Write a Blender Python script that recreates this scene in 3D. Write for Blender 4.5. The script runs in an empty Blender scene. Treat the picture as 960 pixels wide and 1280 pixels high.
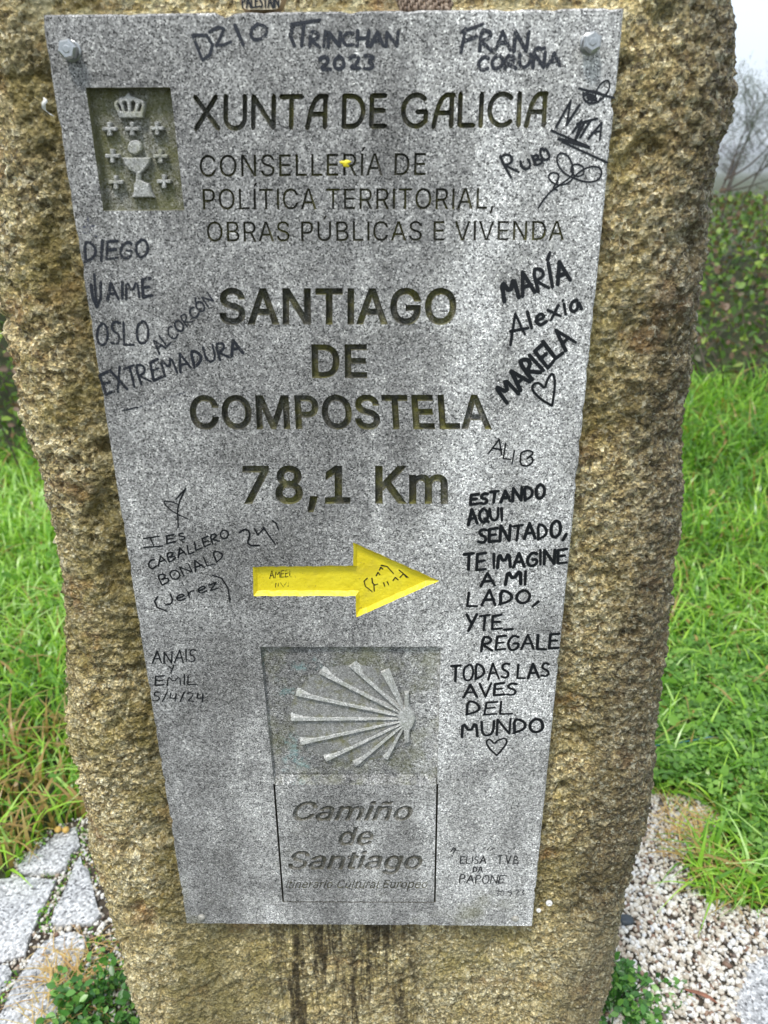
import bpy, bmesh, math, random, json
import numpy as np
from mathutils import Vector, Matrix
from mathutils.geometry import delaunay_2d_cdt
random.seed(7)
RNG = np.random.default_rng(7)
S = bpy.context.scene
C = S.collection
rad = math.radians

# ------------------------------------------------------------------ camera
PB = 0.45                       # height of the plaque's bottom edge above the ground
CAM = np.array([0.04026, -0.5577, 0.71663 + PB])
RIGHT = np.array([0.99986062, 0.01478398, -0.00775778])
UP = np.array([0.00112746, 0.40380563, 0.91484411])
FWD = np.array([-0.01665767, 0.91472534, -0.40373268])
cd = bpy.data.cameras.new('camera')
cam = bpy.data.objects.new('camera', cd); C.objects.link(cam)
m = Matrix.Identity(4)
for i in range(3):
    m[i][0] = RIGHT[i]; m[i][1] = UP[i]; m[i][2] = -FWD[i]; m[i][3] = CAM[i]
cam.matrix_world = m
cd.sensor_fit = 'VERTICAL'; cd.sensor_height = 36.0; cd.lens = 36.0*961/1280
cd.clip_start = 0.02; cd.clip_end = 3000
cd.dof.use_dof = True; cd.dof.focus_distance = 0.68; cd.dof.aperture_fstop = 9.0
S.camera = cam
S.view_settings.view_transform = 'Standard'; S.view_settings.look = 'None'
S.view_settings.exposure = 1.10; S.view_settings.gamma = 1.0

# ------------------------------------------------------------------ sky and sun (bright overcast)
SUN_EL, SUN_AZ = rad(62), rad(205)      # azimuth clockwise from +Y
W = bpy.data.worlds.new('World'); S.world = W; W.use_nodes = True
nt = W.node_tree; nt.nodes.clear()
out = nt.nodes.new('ShaderNodeOutputWorld')
sky = nt.nodes.new('ShaderNodeTexSky'); sky.sky_type = 'NISHITA'; sky.sun_disc = False
sky.sun_elevation = SUN_EL; sky.sun_rotation = SUN_AZ
bg1 = nt.nodes.new('ShaderNodeBackground'); bg1.inputs['Strength'].default_value = 0.12
nt.links.new(sky.outputs[0], bg1.inputs['Color'])
bg2 = nt.nodes.new('ShaderNodeBackground')
tc = nt.nodes.new('ShaderNodeTexCoord'); nz = nt.nodes.new('ShaderNodeTexNoise')
nz.inputs['Scale'].default_value = 2.2; nz.inputs['Detail'].default_value = 5
nt.links.new(tc.outputs['Generated'], nz.inputs['Vector'])
cr = nt.nodes.new('ShaderNodeValToRGB')
cr.color_ramp.elements[0].position = 0.3; cr.color_ramp.elements[0].color = (0.56, 0.65, 0.74, 1)
cr.color_ramp.elements[1].position = 0.7; cr.color_ramp.elements[1].color = (0.84, 0.88, 0.92, 1)
nt.links.new(nz.outputs[0], cr.inputs[0]); nt.links.new(cr.outputs[0], bg2.inputs['Color'])
bg2.inputs['Strength'].default_value = 0.92
mx = nt.nodes.new('ShaderNodeMixShader'); mx.inputs[0].default_value = 0.75
nt.links.new(bg1.outputs[0], mx.inputs[1]); nt.links.new(bg2.outputs[0], mx.inputs[2])
nt.links.new(mx.outputs[0], out.inputs['Surface'])
sd = bpy.data.lights.new('sun', 'SUN'); sd.energy = 1.5; sd.angle = rad(10); sd.color = (1.0, 0.96, 0.90)
sun = bpy.data.objects.new('sun', sd); C.objects.link(sun)
sdir = Vector((math.sin(SUN_AZ)*math.cos(SUN_EL), math.cos(SUN_AZ)*math.cos(SUN_EL), math.sin(SUN_EL)))
sun.rotation_euler = sdir.to_track_quat('Z', 'Y').to_euler(); sun.location = (0, -5, 8)

# ------------------------------------------------------------------ helpers
def ray(px, py):
    d = RIGHT*((px-480)/961.0) + UP*((640-py)/961.0) + FWD
    return d
def plate(px, py, y=0.0):       # measured point of the photograph carried onto the plaque's plane -> (x, height above plaque foot)
    d = ray(px, py); t = (y-CAM[1])/d[1]; p = CAM+d*t
    return (float(p[0]), float(p[2]-PB))
def ground(px, py, z=0.0):
    d = ray(px, py); t = (z-CAM[2])/d[2]; p = CAM+d*t
    return (float(p[0]), float(p[1]))

def link(name, data, parent=None):
    o = bpy.data.objects.new(name, data); C.objects.link(o)
    if parent: o.parent = parent
    return o
def tag(o, label=None, cat=None, group=None, kind=None):
    if label: o['label'] = label
    if cat: o['category'] = cat
    if group: o['group'] = group
    if kind: o['kind'] = kind
    return o
def mesh_py(name, verts, faces, mat=None, parent=None, smooth=False):
    me = bpy.data.meshes.new(name); me.from_pydata([tuple(v) for v in verts], [], faces); me.update()
    if mat: me.materials.append(mat)
    if smooth: me.polygons.foreach_set('use_smooth', [True]*len(me.polygons))
    return link(name, me, parent)
def mesh_np(name, V, F, mat=None, parent=None, smooth=False, attrs=None):
    me = bpy.data.meshes.new(name)
    V = np.ascontiguousarray(V, dtype=np.float32); F = np.ascontiguousarray(F, dtype=np.int32)
    n, k = F.shape
    me.vertices.add(len(V)); me.vertices.foreach_set('co', V.ravel())
    me.loops.add(n*k); me.loops.foreach_set('vertex_index', F.ravel())
    me.polygons.add(n); me.polygons.foreach_set('loop_start', np.arange(0, n*k, k, dtype=np.int32))
    me.polygons.foreach_set('loop_total', np.full(n, k, dtype=np.int32))
    if smooth: me.polygons.foreach_set('use_smooth', np.ones(n, dtype=bool))
    me.update(calc_edges=True)
    for an, av in (attrs or {}).items():
        a = me.attributes.new(an, 'FLOAT', 'POINT'); a.data.foreach_set('value', np.ascontiguousarray(av, dtype=np.float32))
    if mat: me.materials.append(mat)
    return link(name, me, parent)

def h3(ix, iy, iz, s=0):
    n = (ix.astype(np.int64)*73856093) ^ (iy.astype(np.int64)*19349663) ^ (iz.astype(np.int64)*83492791) ^ (s*2654435761)
    n &= 0xffffffff
    n = ((n ^ (n >> 16))*0x45d9f3b) & 0xffffffff
    n = ((n ^ (n >> 16))*0x45d9f3b) & 0xffffffff
    n = n ^ (n >> 16)
    return (n & 0xffffff)/float(0xffffff)
def vnoise(P, s=0):
    I = np.floor(P).astype(np.int64); f = P-I; f = f*f*f*(f*(f*6-15)+10)
    r = 0
    for a in (0, 1):
        for b in (0, 1):
            for c in (0, 1):
                w = (f[:, 0] if a else 1-f[:, 0])*(f[:, 1] if b else 1-f[:, 1])*(f[:, 2] if c else 1-f[:, 2])
                r = r+w*h3(I[:, 0]+a, I[:, 1]+b, I[:, 2]+c, s)
    return r*2-1
def fbm(P, oct=4, s=0):
    r = 0; a = 1.0; t = 0
    for o in range(oct):
        r = r+a*vnoise(P*(2.03**o)+o*17.3, s+o); t += a; a *= 0.5
    return r/t
def voronoi(P, s=0):
    I = np.floor(P).astype(np.int64)
    d1 = np.full(len(P), 9.0); d2 = np.full(len(P), 9.0); val = np.zeros(len(P))
    for a in (-1, 0, 1):
        for b in (-1, 0, 1):
            for c in (-1, 0, 1):
                X, Y, Z = I[:, 0]+a, I[:, 1]+b, I[:, 2]+c
                q = np.stack([X+h3(X, Y, Z, s+1), Y+h3(X, Y, Z, s+2), Z+h3(X, Y, Z, s+3)], 1)
                d = np.sqrt(((P-q)**2).sum(1)); v = h3(X, Y, Z, s+4)
                m1 = d < d1
                d2 = np.where(m1, d1, np.minimum(d2, d)); val = np.where(m1, v, val); d1 = np.where(m1, d, d1)
    return d1, d2, val

# ------------------------------------------------------------------ materials
def newmat(name):
    mt = bpy.data.materials.new(name); mt.use_nodes = True
    n = mt.node_tree; n.nodes.clear()
    o = n.nodes.new('ShaderNodeOutputMaterial'); b = n.nodes.new('ShaderNodeBsdfPrincipled')
    n.links.new(b.outputs[0], o.inputs['Surface'])
    return mt, n, b, o
class NB:
    def __init__(s, nt): s.t = nt
    def node(s, typ, **kw):
        n = s.t.nodes.new(typ)
        for k, v in kw.items(): setattr(n, k, v)
        return n
    def put(s, sock, v):
        if isinstance(v, bpy.types.NodeSocket): s.t.links.new(v, sock)
        elif v is not None:
            if hasattr(sock.default_value, '__len__') and not hasattr(v, '__len__'): v = (v, v, v, 1)[:len(sock.default_value)]
            if hasattr(v, '__len__') and len(v) == 3 and len(sock.default_value) == 4: v = (*v, 1)
            sock.default_value = v
    def coord(s, scale=(1, 1, 1), loc=(0, 0, 0)):
        c = s.node('ShaderNodeTexCoord'); mp = s.node('ShaderNodeMapping')
        s.t.links.new(c.outputs['Object'], mp.inputs['Vector']); mp.inputs['Scale'].default_value = scale; mp.inputs['Location'].default_value = loc
        return mp.outputs[0]
    def noise(s, vec, scale, detail=4, rough=0.55, dist=0):
        n = s.node('ShaderNodeTexNoise'); s.t.links.new(vec, n.inputs['Vector'])
        n.inputs['Scale'].default_value = scale; n.inputs['Detail'].default_value = detail; n.inputs['Roughness'].default_value = rough; n.inputs['Distortion'].default_value = dist
        return n.outputs[0]
    def vor(s, vec, scale, out='Color', feature='F1'):
        n = s.node('ShaderNodeTexVoronoi', feature=feature); s.t.links.new(vec, n.inputs['Vector']); n.inputs['Scale'].default_value = scale
        return n.outputs[out]
    def ramp(s, v, stops, interp='LINEAR'):
        n = s.node('ShaderNodeValToRGB'); n.color_ramp.interpolation = interp
        e = n.color_ramp.elements
        while len(e) < len(stops): e.new(0.5)
        for i, (p, c) in enumerate(stops):
            e[i].position = p
            if not hasattr(c, '__len__'): c = (c, c, c)
            e[i].color = (*c, 1)
        s.put(n.inputs[0], v); return n.outputs[0]
    def mix(s, f, a, b, blend='MIX'):
        n = s.node('ShaderNodeMix', data_type='RGBA', blend_type=blend)
        s.put(n.inputs[0], f); s.put(n.inputs[6], a); s.put(n.inputs[7], b); return n.outputs[2]
    def math(s, op, a, b=0, c=0, clamp=False):
        n = s.node('ShaderNodeMath', operation=op); n.use_clamp = clamp
        s.put(n.inputs[0], a); s.put(n.inputs[1], b); s.put(n.inputs[2], c); return n.outputs[0]
    def sep(s, v):
        n = s.node('ShaderNodeSeparateXYZ'); s.t.links.new(v, n.inputs[0]); return n.outputs
    def attr(s, name):
        n = s.node('ShaderNodeAttribute', attribute_name=name); return n.outputs['Fac']
    def maprange(s, v, a, b, c=0, d=1, smooth=True):
        n = s.node('ShaderNodeMapRange', interpolation_type='SMOOTHSTEP' if smooth else 'LINEAR'); s.put(n.inputs[0], v)
        for i, x in enumerate((a, b, c, d)): n.inputs[i+1].default_value = x
        return n.outputs[0]
    def bump(s, h, strength, dist, normal=None):
        n = s.node('ShaderNodeBump'); s.put(n.inputs['Height'], h); n.inputs['Strength'].default_value = strength; n.inputs['Distance'].default_value = dist
        if normal: s.t.links.new(normal, n.inputs['Normal'])
        return n.outputs[0]

def granite_grain(B, co, scale=1.0, contrast=1.0):
    # salt-and-pepper crystals: pale feldspar, grey quartz, black mica
    v = B.sep(B.vor(co, 1050*scale))[0]
    base = B.ramp(v, [(0.0, 0.045), (0.10, 0.07), (0.18, 0.17), (0.45, 0.25), (0.75, 0.34), (0.92, 0.46), (1.0, 0.62)])
    n2 = B.noise(co, 560*scale, 4, 0.75)
    base = B.mix(0.8, base, B.ramp(n2, [(0.30, 0.42), (0.5, 1.0), (0.68, 1.55)]), 'MULTIPLY')
    mot = B.noise(co, 210*scale, 3, 0.6)
    base = B.mix(1.0, base, B.ramp(mot, [(0.33, (0.72, 0.72, 0.71)), (0.5, (1.0, 0.995, 0.975)), (0.67, (1.36, 1.35, 1.31))]), 'MULTIPLY')
    return base

def mat_plaque(name, mode='face'):
    mt, n, b, o = newmat(name); B = NB(n)
    co = B.coord()
    base = granite_grain(B, co)
    x, y, z = B.sep(co)[:3]
    # weathering: large soft blotches, darker wet staining to the left and middle, paler dry stone to the right
    big = B.noise(co, 9, 4, 0.6, 0.6); med = B.noise(co, 32, 4, 0.6)
    st = B.node('ShaderNodeMapping'); n.links.new(co, st.inputs['Vector']); st.inputs['Scale'].default_value = (26, 1, 5)
    streak = B.noise(st.outputs[0], 1.0, 4, 0.6)
    t = B.math('ADD', B.math('MULTIPLY', big, 0.72), B.math('MULTIPLY', med, 0.38))
    t = B.math('SUBTRACT', B.math('ADD', t, B.math('MULTIPLY', streak, 0.36)), 0.23)          # about 0.5 mean
    edge = B.math('ADD', x, B.math('MULTIPLY', B.math('SUBTRACT', big, 0.5), 0.10))
    pale = B.maprange(edge, 0.015, 0.085)
    t = B.math('ADD', t, B.math('MULTIPLY', pale, 0.20))
    # pale vertical run-off streaks, strongest left of centre and in the right third
    mp2 = B.node('ShaderNodeMapping'); n.links.new(co, mp2.inputs['Vector']); mp2.inputs['Scale'].default_value = (17, 1, 1.6); mp2.inputs['Location'].default_value = (3.1, 0, 0.4)
    run = B.maprange(B.noise(mp2.outputs[0], 1.0, 3, 0.55, 0.3), 0.50, 0.68)
    t = B.math('ADD', t, B.math('MULTIPLY', run, 0.13))
    blot = B.maprange(B.noise(co, 21, 3, 0.55, 0.8), 0.58, 0.72)
    t = B.math('SUBTRACT', t, B.math('MULTIPLY', blot, 0.09))
    wear = B.ramp(t, [(0.36, (0.62, 0.61, 0.595)), (0.52, (0.89, 0.88, 0.865)), (0.66, (1.34, 1.33, 1.30)), (0.84, (2.05, 2.04, 2.02))])
    col = B.mix(1.0, base, wear, 'MULTIPLY')
    # thin green algae film near foot and in patches
    alg = B.math('MULTIPLY', B.maprange(B.noise(co, 14, 3, 0.6), 0.54, 0.76), B.maprange(z, 0.20, 0.02, 0.05, 0.75))
    col = B.mix(B.math('MULTIPLY', alg, 0.6), col, (0.15, 0.145, 0.045))
    if mode == 'moss':
        a = B.maprange(B.noise(co, 22, 5, 0.7), 0.36, 0.60)
        side = B.maprange(x, -0.16, 0.12)
        a2 = B.math('MULTIPLY', B.maprange(B.noise(co, 60, 4, 0.7), 0.40, 0.70), B.math('MULTIPLY_ADD', side, 0.55, 0.45))
        moss = B.mix(a2, (0.042, 0.040, 0.022), (0.20, 0.19, 0.028))
        col = B.mix(B.math('MULTIPLY_ADD', a, 0.35, 0.55), B.mix(1.0, col, 0.6, 'MULTIPLY'), moss)
    if mode == 'grime':  # brownish tint paints the shade of the cut letters into their colour
        col = B.mix(B.maprange(B.noise(co, 90, 4, 0.7), 0.35, 0.6, 0.40, 0.75), col, (0.080, 0.075, 0.045))
    if mode == 'pocket':
        a = B.maprange(B.noise(co, 30, 5, 0.75), 0.35, 0.62)
        col = B.mix(B.math('MULTIPLY_ADD', a, 0.55, 0.25), col, (0.125, 0.125, 0.035))
    if mode == 'shell':
        a = B.maprange(B.noise(co, 26, 5, 0.75), 0.42, 0.72)
        col = B.mix(B.math('MULTIPLY', a, 0.6), B.mix(1.0, col, 0.9, 'MULTIPLY'), (0.17, 0.175, 0.07))
        # remains of turquoise chalk
        bl = B.math('MULTIPLY', B.maprange(B.noise(co, 45, 5, 0.8), 0.54, 0.74), B.maprange(x, 0.0, -0.045))
        col = B.mix(B.math('MULTIPLY', bl, 0.60), col, (0.26, 0.47, 0.46))
    n.links.new(col, b.inputs['Base Color'])
    b.inputs['Roughness'].default_value = 0.72; b.inputs['Specular IOR Level'].default_value = 0.35
    h = B.math('ADD', B.noise(co, 900, 3, 0.6), B.math('MULTIPLY', B.noise(co, 260, 3, 0.6), 1.2))
    n.links.new(B.bump(h, 0.3 if mode == 'face' else 0.8, 0.0006 if mode == 'face' else 0.0012), b.inputs['Normal'])
    return mt
M = {}
M['face'] = mat_plaque('plaque_granite')
M['moss'] = mat_plaque('mossy_engraving', 'moss')
M['grime'] = mat_plaque('grimy_engraving', 'grime')
M['pocket'] = mat_plaque('mossy_recess', 'pocket')
M['shell'] = mat_plaque('shell_recess', 'shell')

def mat_relief(name, col2, f, bright=1.25):
    mt, n, b, o = newmat(name); B = NB(n); co = B.coord()
    c = granite_grain(B, co); c = B.mix(1.0, c, bright, 'MULTIPLY')
    c = B.mix(0.45, c, (0.30*bright, 0.30*bright, 0.27*bright))
    a = B.maprange(B.noise(co, 60, 4, 0.7), 0.45, 0.7)
    c = B.mix(B.math('MULTIPLY', a, f), c, col2)
    n.links.new(c, b.inputs['Base Color']); b.inputs['Roughness'].default_value = 0.8
    n.links.new(B.bump(B.noise(co, 500, 4, 0.6), 0.7, 0.001), b.inputs['Normal'])
    return mt
M['relief'] = mat_relief('relief_granite', (0.20, 0.20, 0.07), 0.55)
M['flute'] = mat_relief('flute_granite', (0.14, 0.135, 0.055), 0.95, 0.80)
M['rib'] = mat_relief('rib_granite', (0.34, 0.36, 0.28), 0.45, 1.5)

def mat_yellow():
    mt, n, b, o = newmat('yellow_paint'); B = NB(n); co = B.coord()
    c = B.ramp(B.noise(co, 38, 5, 0.65), [(0.3, (0.70, 0.56, 0.015)), (0.55, (0.80, 0.67, 0.03)), (0.75, (0.86, 0.75, 0.07))])
    sp = B.maprange(B.noise(co, 330, 3, 0.6), 0.66, 0.72)
    c = B.mix(B.math('MULTIPLY', sp, 0.65), c, (0.25, 0.17, 0.03))
    c = B.mix(B.math('MULTIPLY', B.maprange(B.noise(co, 26, 5, 0.7, 0.6), 0.52, 0.72), 0.40), c, (0.50, 0.40, 0.06))
    c = B.mix(B.math('MULTIPLY', B.maprange(B.noise(co, 120, 5, 0.8), 0.66, 0.70), 0.7), c, (0.28, 0.26, 0.20))
    n.links.new(c, b.inputs['Base Color']); b.inputs['Roughness'].default_value = 0.42
    h = B.math('ADD', B.noise(co, 160, 4, 0.6), B.math('MULTIPLY', B.noise(co, 480, 2, 0.5), 0.3))
    n.links.new(B.bump(h, 0.8, 0.0013), b.inputs['Normal'])
    return mt
M['yellow'] = mat_yellow()

def mat_ink(name, col, gaps, blur=0.08):
    mt, n, b, o = newmat(name); B = NB(n); co = B.coord()
    b.inputs['Base Color'].default_value = (*col, 1); b.inputs['Roughness'].default_value = 0.38
    f = B.noise(co, 620, 3, 0.65); g = B.noise(co, 70, 3, 0.6)
    f = B.math('ADD', B.math('MULTIPLY', f, 0.65), B.math('MULTIPLY', g, 0.35))
    f = B.maprange(f, gaps-blur, gaps+blur)
    tr = n.nodes.new('ShaderNodeBsdfTransparent'); mxs = n.nodes.new('ShaderNodeMixShader')
    n.links.new(f, mxs.inputs[0]); n.links.new(tr.outputs[0], mxs.inputs[1]); n.links.new(b.outputs[0], mxs.inputs[2])
    n.links.new(mxs.outputs[0], o.inputs['Surface'])
    n.links.new(B.bump(B.noise(co, 600, 2), 0.4, 0.0005), b.inputs['Normal'])
    return mt
M['ink'] = mat_ink('black_marker', (0.006, 0.007, 0.010), 0.31)
M['ink_old'] = mat_ink('faded_marker', (0.016, 0.018, 0.026), 0.415, 0.11)
M['ink_faint'] = mat_ink('very_faded_marker', (0.06, 0.065, 0.10), 0.52, 0.10)
M['scratch'] = mat_ink('scratched_ink', (0.05, 0.04, 0.01), 0.48, 0.06)

def mat_stone():
    mt, n, b, o = newmat('rough_golden_granite'); B = NB(n); co = B.coord()
    x, y, z = B.sep(co)[:3]
    g = B.attr('grain'); v2 = B.sep(B.vor(co, 330))
    big = B.noise(co, 5.5, 4, 0.6, 0.5); med = B.noise(co, 24, 5, 0.65); fine = B.noise(co, 330, 4, 0.75)
    c = B.ramp(g, [(0.0, (0.24, 0.16, 0.07)), (0.25, (0.42, 0.31, 0.14)), (0.55, (0.60, 0.49, 0.26)), (0.8, (0.74, 0.65, 0.42)), (1.0, (0.84, 0.79, 0.64))])
    c2 = B.ramp(v2[1], [(0.0, (0.03, 0.026, 0.020)), (0.16, (0.11, 0.085, 0.05)), (0.30, (0.36, 0.29, 0.17)), (0.65, (0.58, 0.50, 0.33)), (0.85, (0.74, 0.70, 0.58)), (1.0, (0.90, 0.88, 0.80))])
    v3 = B.sep(B.vor(co, 620))
    c = B.mix(0.62, c, c2)
    c = B.mix(0.55, c, B.mix(1.0, c, B.ramp(v3[0], [(0.0, 0.25), (0.3, 0.7), (0.7, 1.2), (1.0, 1.9)]), 'MULTIPLY'))
    # broad areas of greyer, cleaner stone
    c = B.mix(B.math('MULTIPLY', B.maprange(B.noise(co, 7.5, 4, 0.65, 0.4), 0.44, 0.60), 0.45), c, B.mix(1.0, c, (0.92, 1.0, 1.22), 'MULTIPLY'))
    # golden ochre lichen and grey-brown zones
    c = B.mix(B.math('MULTIPLY', B.maprange(med, 0.48, 0.66), 0.42), c, (0.36, 0.30, 0.075))
    c = B.mix(B.math('MULTIPLY', B.maprange(big, 0.50, 0.64), 0.52), c, (0.17, 0.145, 0.045))
    c = B.mix(B.math('MULTIPLY', B.maprange(B.noise(co, 16, 4, 0.6), 0.56, 0.68), 0.5), c, (0.28, 0.13, 0.05))
    # fine tonal grain
    c = B.mix(0.85, c, B.ramp(fine, [(0.28, 0.18), (0.5, 1.10), (0.70, 1.9)]), 'MULTIPLY')
    dk = B.math('MULTIPLY', B.maprange(B.noise(co, 150, 5, 0.75, 0.5), 0.52, 0.62), B.maprange(B.noise(co, 9, 3, 0.6), 0.38, 0.60, 0.20, 1.0))
    c = B.mix(B.math('MULTIPLY', dk, 0.85), c, (0.045, 0.034, 0.016))
    # darker brown towards the right flank, speckled with pale lichen
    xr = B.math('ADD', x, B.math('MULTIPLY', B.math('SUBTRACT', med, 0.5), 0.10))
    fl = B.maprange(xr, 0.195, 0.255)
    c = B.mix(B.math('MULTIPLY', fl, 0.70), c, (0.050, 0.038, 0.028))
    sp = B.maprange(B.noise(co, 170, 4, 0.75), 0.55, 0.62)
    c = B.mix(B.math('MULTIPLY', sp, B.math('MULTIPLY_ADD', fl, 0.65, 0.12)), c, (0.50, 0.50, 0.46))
    # moss film on the left near the plaque edge
    ml = B.math('MULTIPLY', B.maprange(B.math('ADD', x, B.math('MULTIPLY', B.math('SUBTRACT', med, 0.5), 0.09)), -0.235, -0.195), B.maprange(x, -0.12, -0.17))
    c = B.mix(B.math('MULTIPLY', ml, 0.55), c, (0.10, 0.085, 0.015))
    # pale crusty lichen at the head
    hd = B.math('MULTIPLY', B.maprange(z, 1.24, 1.30), B.maprange(B.noise(co, 60, 4, 0.7), 0.46, 0.56))
    c = B.mix(B.math('MULTIPLY', hd, 0.75), c, (0.52, 0.55, 0.45))
    c = B.mix(B.math('MULTIPLY', B.maprange(z, 0.46, 0.40), 0.16), c, (0.46, 0.43, 0.28))
    # rusty black water runs under the plaque
    mp = B.node('ShaderNodeMapping'); n.links.new(co, mp.inputs['Vector']); mp.inputs['Scale'].default_value = (75, 1, 6)
    run = B.maprange(B.noise(mp.outputs[0], 1.0, 5, 0.7), 0.42, 0.58)
    area = B.math('MULTIPLY', B.maprange(z, 0.455, 0.44), B.math('MULTIPLY', B.maprange(x, -0.13, -0.08), B.maprange(x, 0.10, 0.03)))
    c = B.mix(B.math('MULTIPLY', B.math('MULTIPLY', run, area), B.maprange(B.noise(co, 70, 5, 0.75), 0.34, 0.54, 0.30, 0.95)), c, (0.040, 0.028, 0.010))
    c = B.mix(1.0, c, (1.20, 1.13, 0.88), 'MULTIPLY')
    wsp = B.maprange(B.noise(co, 420, 3, 0.7), 0.66, 0.72)
    c = B.mix(B.math('MULTIPLY', wsp, 0.55), c, (0.78, 0.74, 0.62))
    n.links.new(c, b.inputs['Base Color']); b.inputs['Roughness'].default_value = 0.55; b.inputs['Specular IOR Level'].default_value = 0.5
    h = B.math('ADD', B.noise(co, 300, 5, 0.8), B.math('MULTIPLY', B.vor(co, 330, 'Distance'), 0.9))
    n.links.new(B.bump(h, 1.0, 0.0042), b.inputs['Normal'])
    return mt
M['stone'] = mat_stone()

def mat_simple(name, col, rough=0.6, metal=0, var=0.3, scale=60, bump=0.0, bd=0.002):
    mt, n, b, o = newmat(name); B = NB(n); co = B.coord()
    nz = B.noise(co, scale, 4, 0.6)
    c = B.mix(1.0, col, B.ramp(nz, [(0.3, 1-var), (0.7, 1+var)]), 'MULTIPLY')
    n.links.new(c, b.inputs['Base Color']); b.inputs['Roughness'].default_value = rough; b.inputs['Metallic'].default_value = metal
    if bump: n.links.new(B.bump(nz, bump, bd), b.inputs['Normal'])
    return mt
def mat_leaf(name, stops, rough=0.45, trans=0.35):
    mt, n, b, o = newmat(name); B = NB(n)
    c = B.ramp(B.attr('tint'), stops); n.links.new(c, b.inputs['Base Color'])
    b.inputs['Roughness'].default_value = rough
    t = n.nodes.new('ShaderNodeBsdfTranslucent'); n.links.new(B.mix(1.0, c, (1.2, 1.3, 0.6), 'MULTIPLY'), t.inputs['Color'])
    mxs = n.nodes.new('ShaderNodeMixShader'); mxs.inputs[0].default_value = trans
    n.links.new(b.outputs[0], mxs.inputs[1]); n.links.new(t.outputs[0], mxs.inputs[2]); n.links.new(mxs.outputs[0], o.inputs['Surface'])
    return mt
M['grass'] = mat_leaf('grass_blade', [(0.0, (0.40, 0.24, 0.09)), (0.06, (0.36, 0.27, 0.08)), (0.10, (0.05, 0.14, 0.025)), (0.5, (0.17, 0.38, 0.035)), (0.82, (0.38, 0.62, 0.06)), (1.0, (0.52, 0.72, 0.28))], 0.3)
M['clover'] = mat_leaf('clover_leaf', [(0.0, (0.06, 0.15, 0.02)), (0.5, (0.13, 0.30, 0.04)), (1.0, (0.26, 0.46, 0.08))])
M['weed'] = mat_leaf('weed_leaf', [(0.0, (0.03, 0.11, 0.02)), (0.6, (0.075, 0.22, 0.035)), (1.0, (0.20, 0.40, 0.08))], 0.35, 0.2)
M['bramble'] = mat_leaf('bramble_leaf', [(0.0, (0.16, 0.09, 0.05)), (0.25, (0.20, 0.13, 0.08)), (0.36, (0.05, 0.10, 0.02)), (0.7, (0.13, 0.25, 0.04)), (1.0, (0.34, 0.46, 0.07))])
M['straw'] = mat_leaf('dry_grass', [(0.0, (0.45, 0.25, 0.08)), (1.0, (0.62, 0.48, 0.20))], 0.6, 0.2)
M['needle'] = mat_leaf('needle_leaf', [(0.0, (0.05, 0.07, 0.05)), (1.0, (0.12, 0.15, 0.09))], 0.6, 0.2)
M['twig'] = mat_simple('twig_bark', (0.075, 0.055, 0.04), 0.8)
M['zinc'] = mat_simple('zinc_plated_steel', (0.42, 0.43, 0.43), 0.36, 0.85, 0.15, 300, 0.2, 0.0004)
M['ruststeel'] = mat_simple('weathered_steel', (0.42, 0.40, 0.35), 0.45, 0.4, 0.4, 300, 0.3, 0.0006)
M['white'] = mat_simple('white_lime', (0.75, 0.74, 0.70), 0.5, 0, 0.12, 300)
M['dark'] = mat_simple('dark_slate', (0.03, 0.04, 0.05), 0.4)
M['soil'] = mat_simple('damp_soil', (0.055, 0.042, 0.028), 0.9, 0, 0.5, 30, 1.0, 0.01)

def mat_pav():
    mt, n, b, o = newmat('paving_granite'); B = NB(n); co = B.coord()
    v = B.sep(B.vor(co, 260))[0]
    c = B.ramp(v, [(0.0, 0.10), (0.15, 0.26), (0.5, 0.42), (1.0, 0.62)])
    c = B.mix(0.8, c, B.ramp(B.noise(co, 170, 4, 0.7), [(0.3, 0.5), (0.7, 1.5)]), 'MULTIPLY')
    c = B.mix(1.0, c, B.ramp(B.noise(co, 14, 4, 0.6), [(0.35, (0.92, 0.93, 0.95)), (0.65, (1.25, 1.25, 1.25))]), 'MULTIPLY')
    n.links.new(c, b.inputs['Base Color']); b.inputs['Roughness'].default_value = 0.55
    h = B.math('ADD', B.noise(co, 160, 4, 0.7), B.noise(co, 60, 3, 0.5))
    n.links.new(B.bump(h, 0.9, 0.004), b.inputs['Normal']); return mt
M['pav'] = mat_pav()
def mat_gravel():
    mt, n, b, o = newmat('white_gravel'); B = NB(n); co = B.coord()
    c = B.ramp(B.attr('tint'), [(0.0, (0.10, 0.09, 0.08)), (0.08, (0.24, 0.14, 0.09)), (0.16, (0.42, 0.36, 0.28)), (0.5, (0.62, 0.58, 0.50)), (0.85, (0.74, 0.72, 0.67)), (1.0, (0.58, 0.60, 0.62))])
    c = B.mix(1.0, c, B.ramp(B.noise(co, 200, 3, 0.6), [(0.3, 0.82), (0.7, 1.1)]), 'MULTIPLY')
    n.links.new(c, b.inputs['Base Color']); b.inputs['Roughness'].default_value = 0.6
    return mt
M['gravel'] = mat_gravel()

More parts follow.
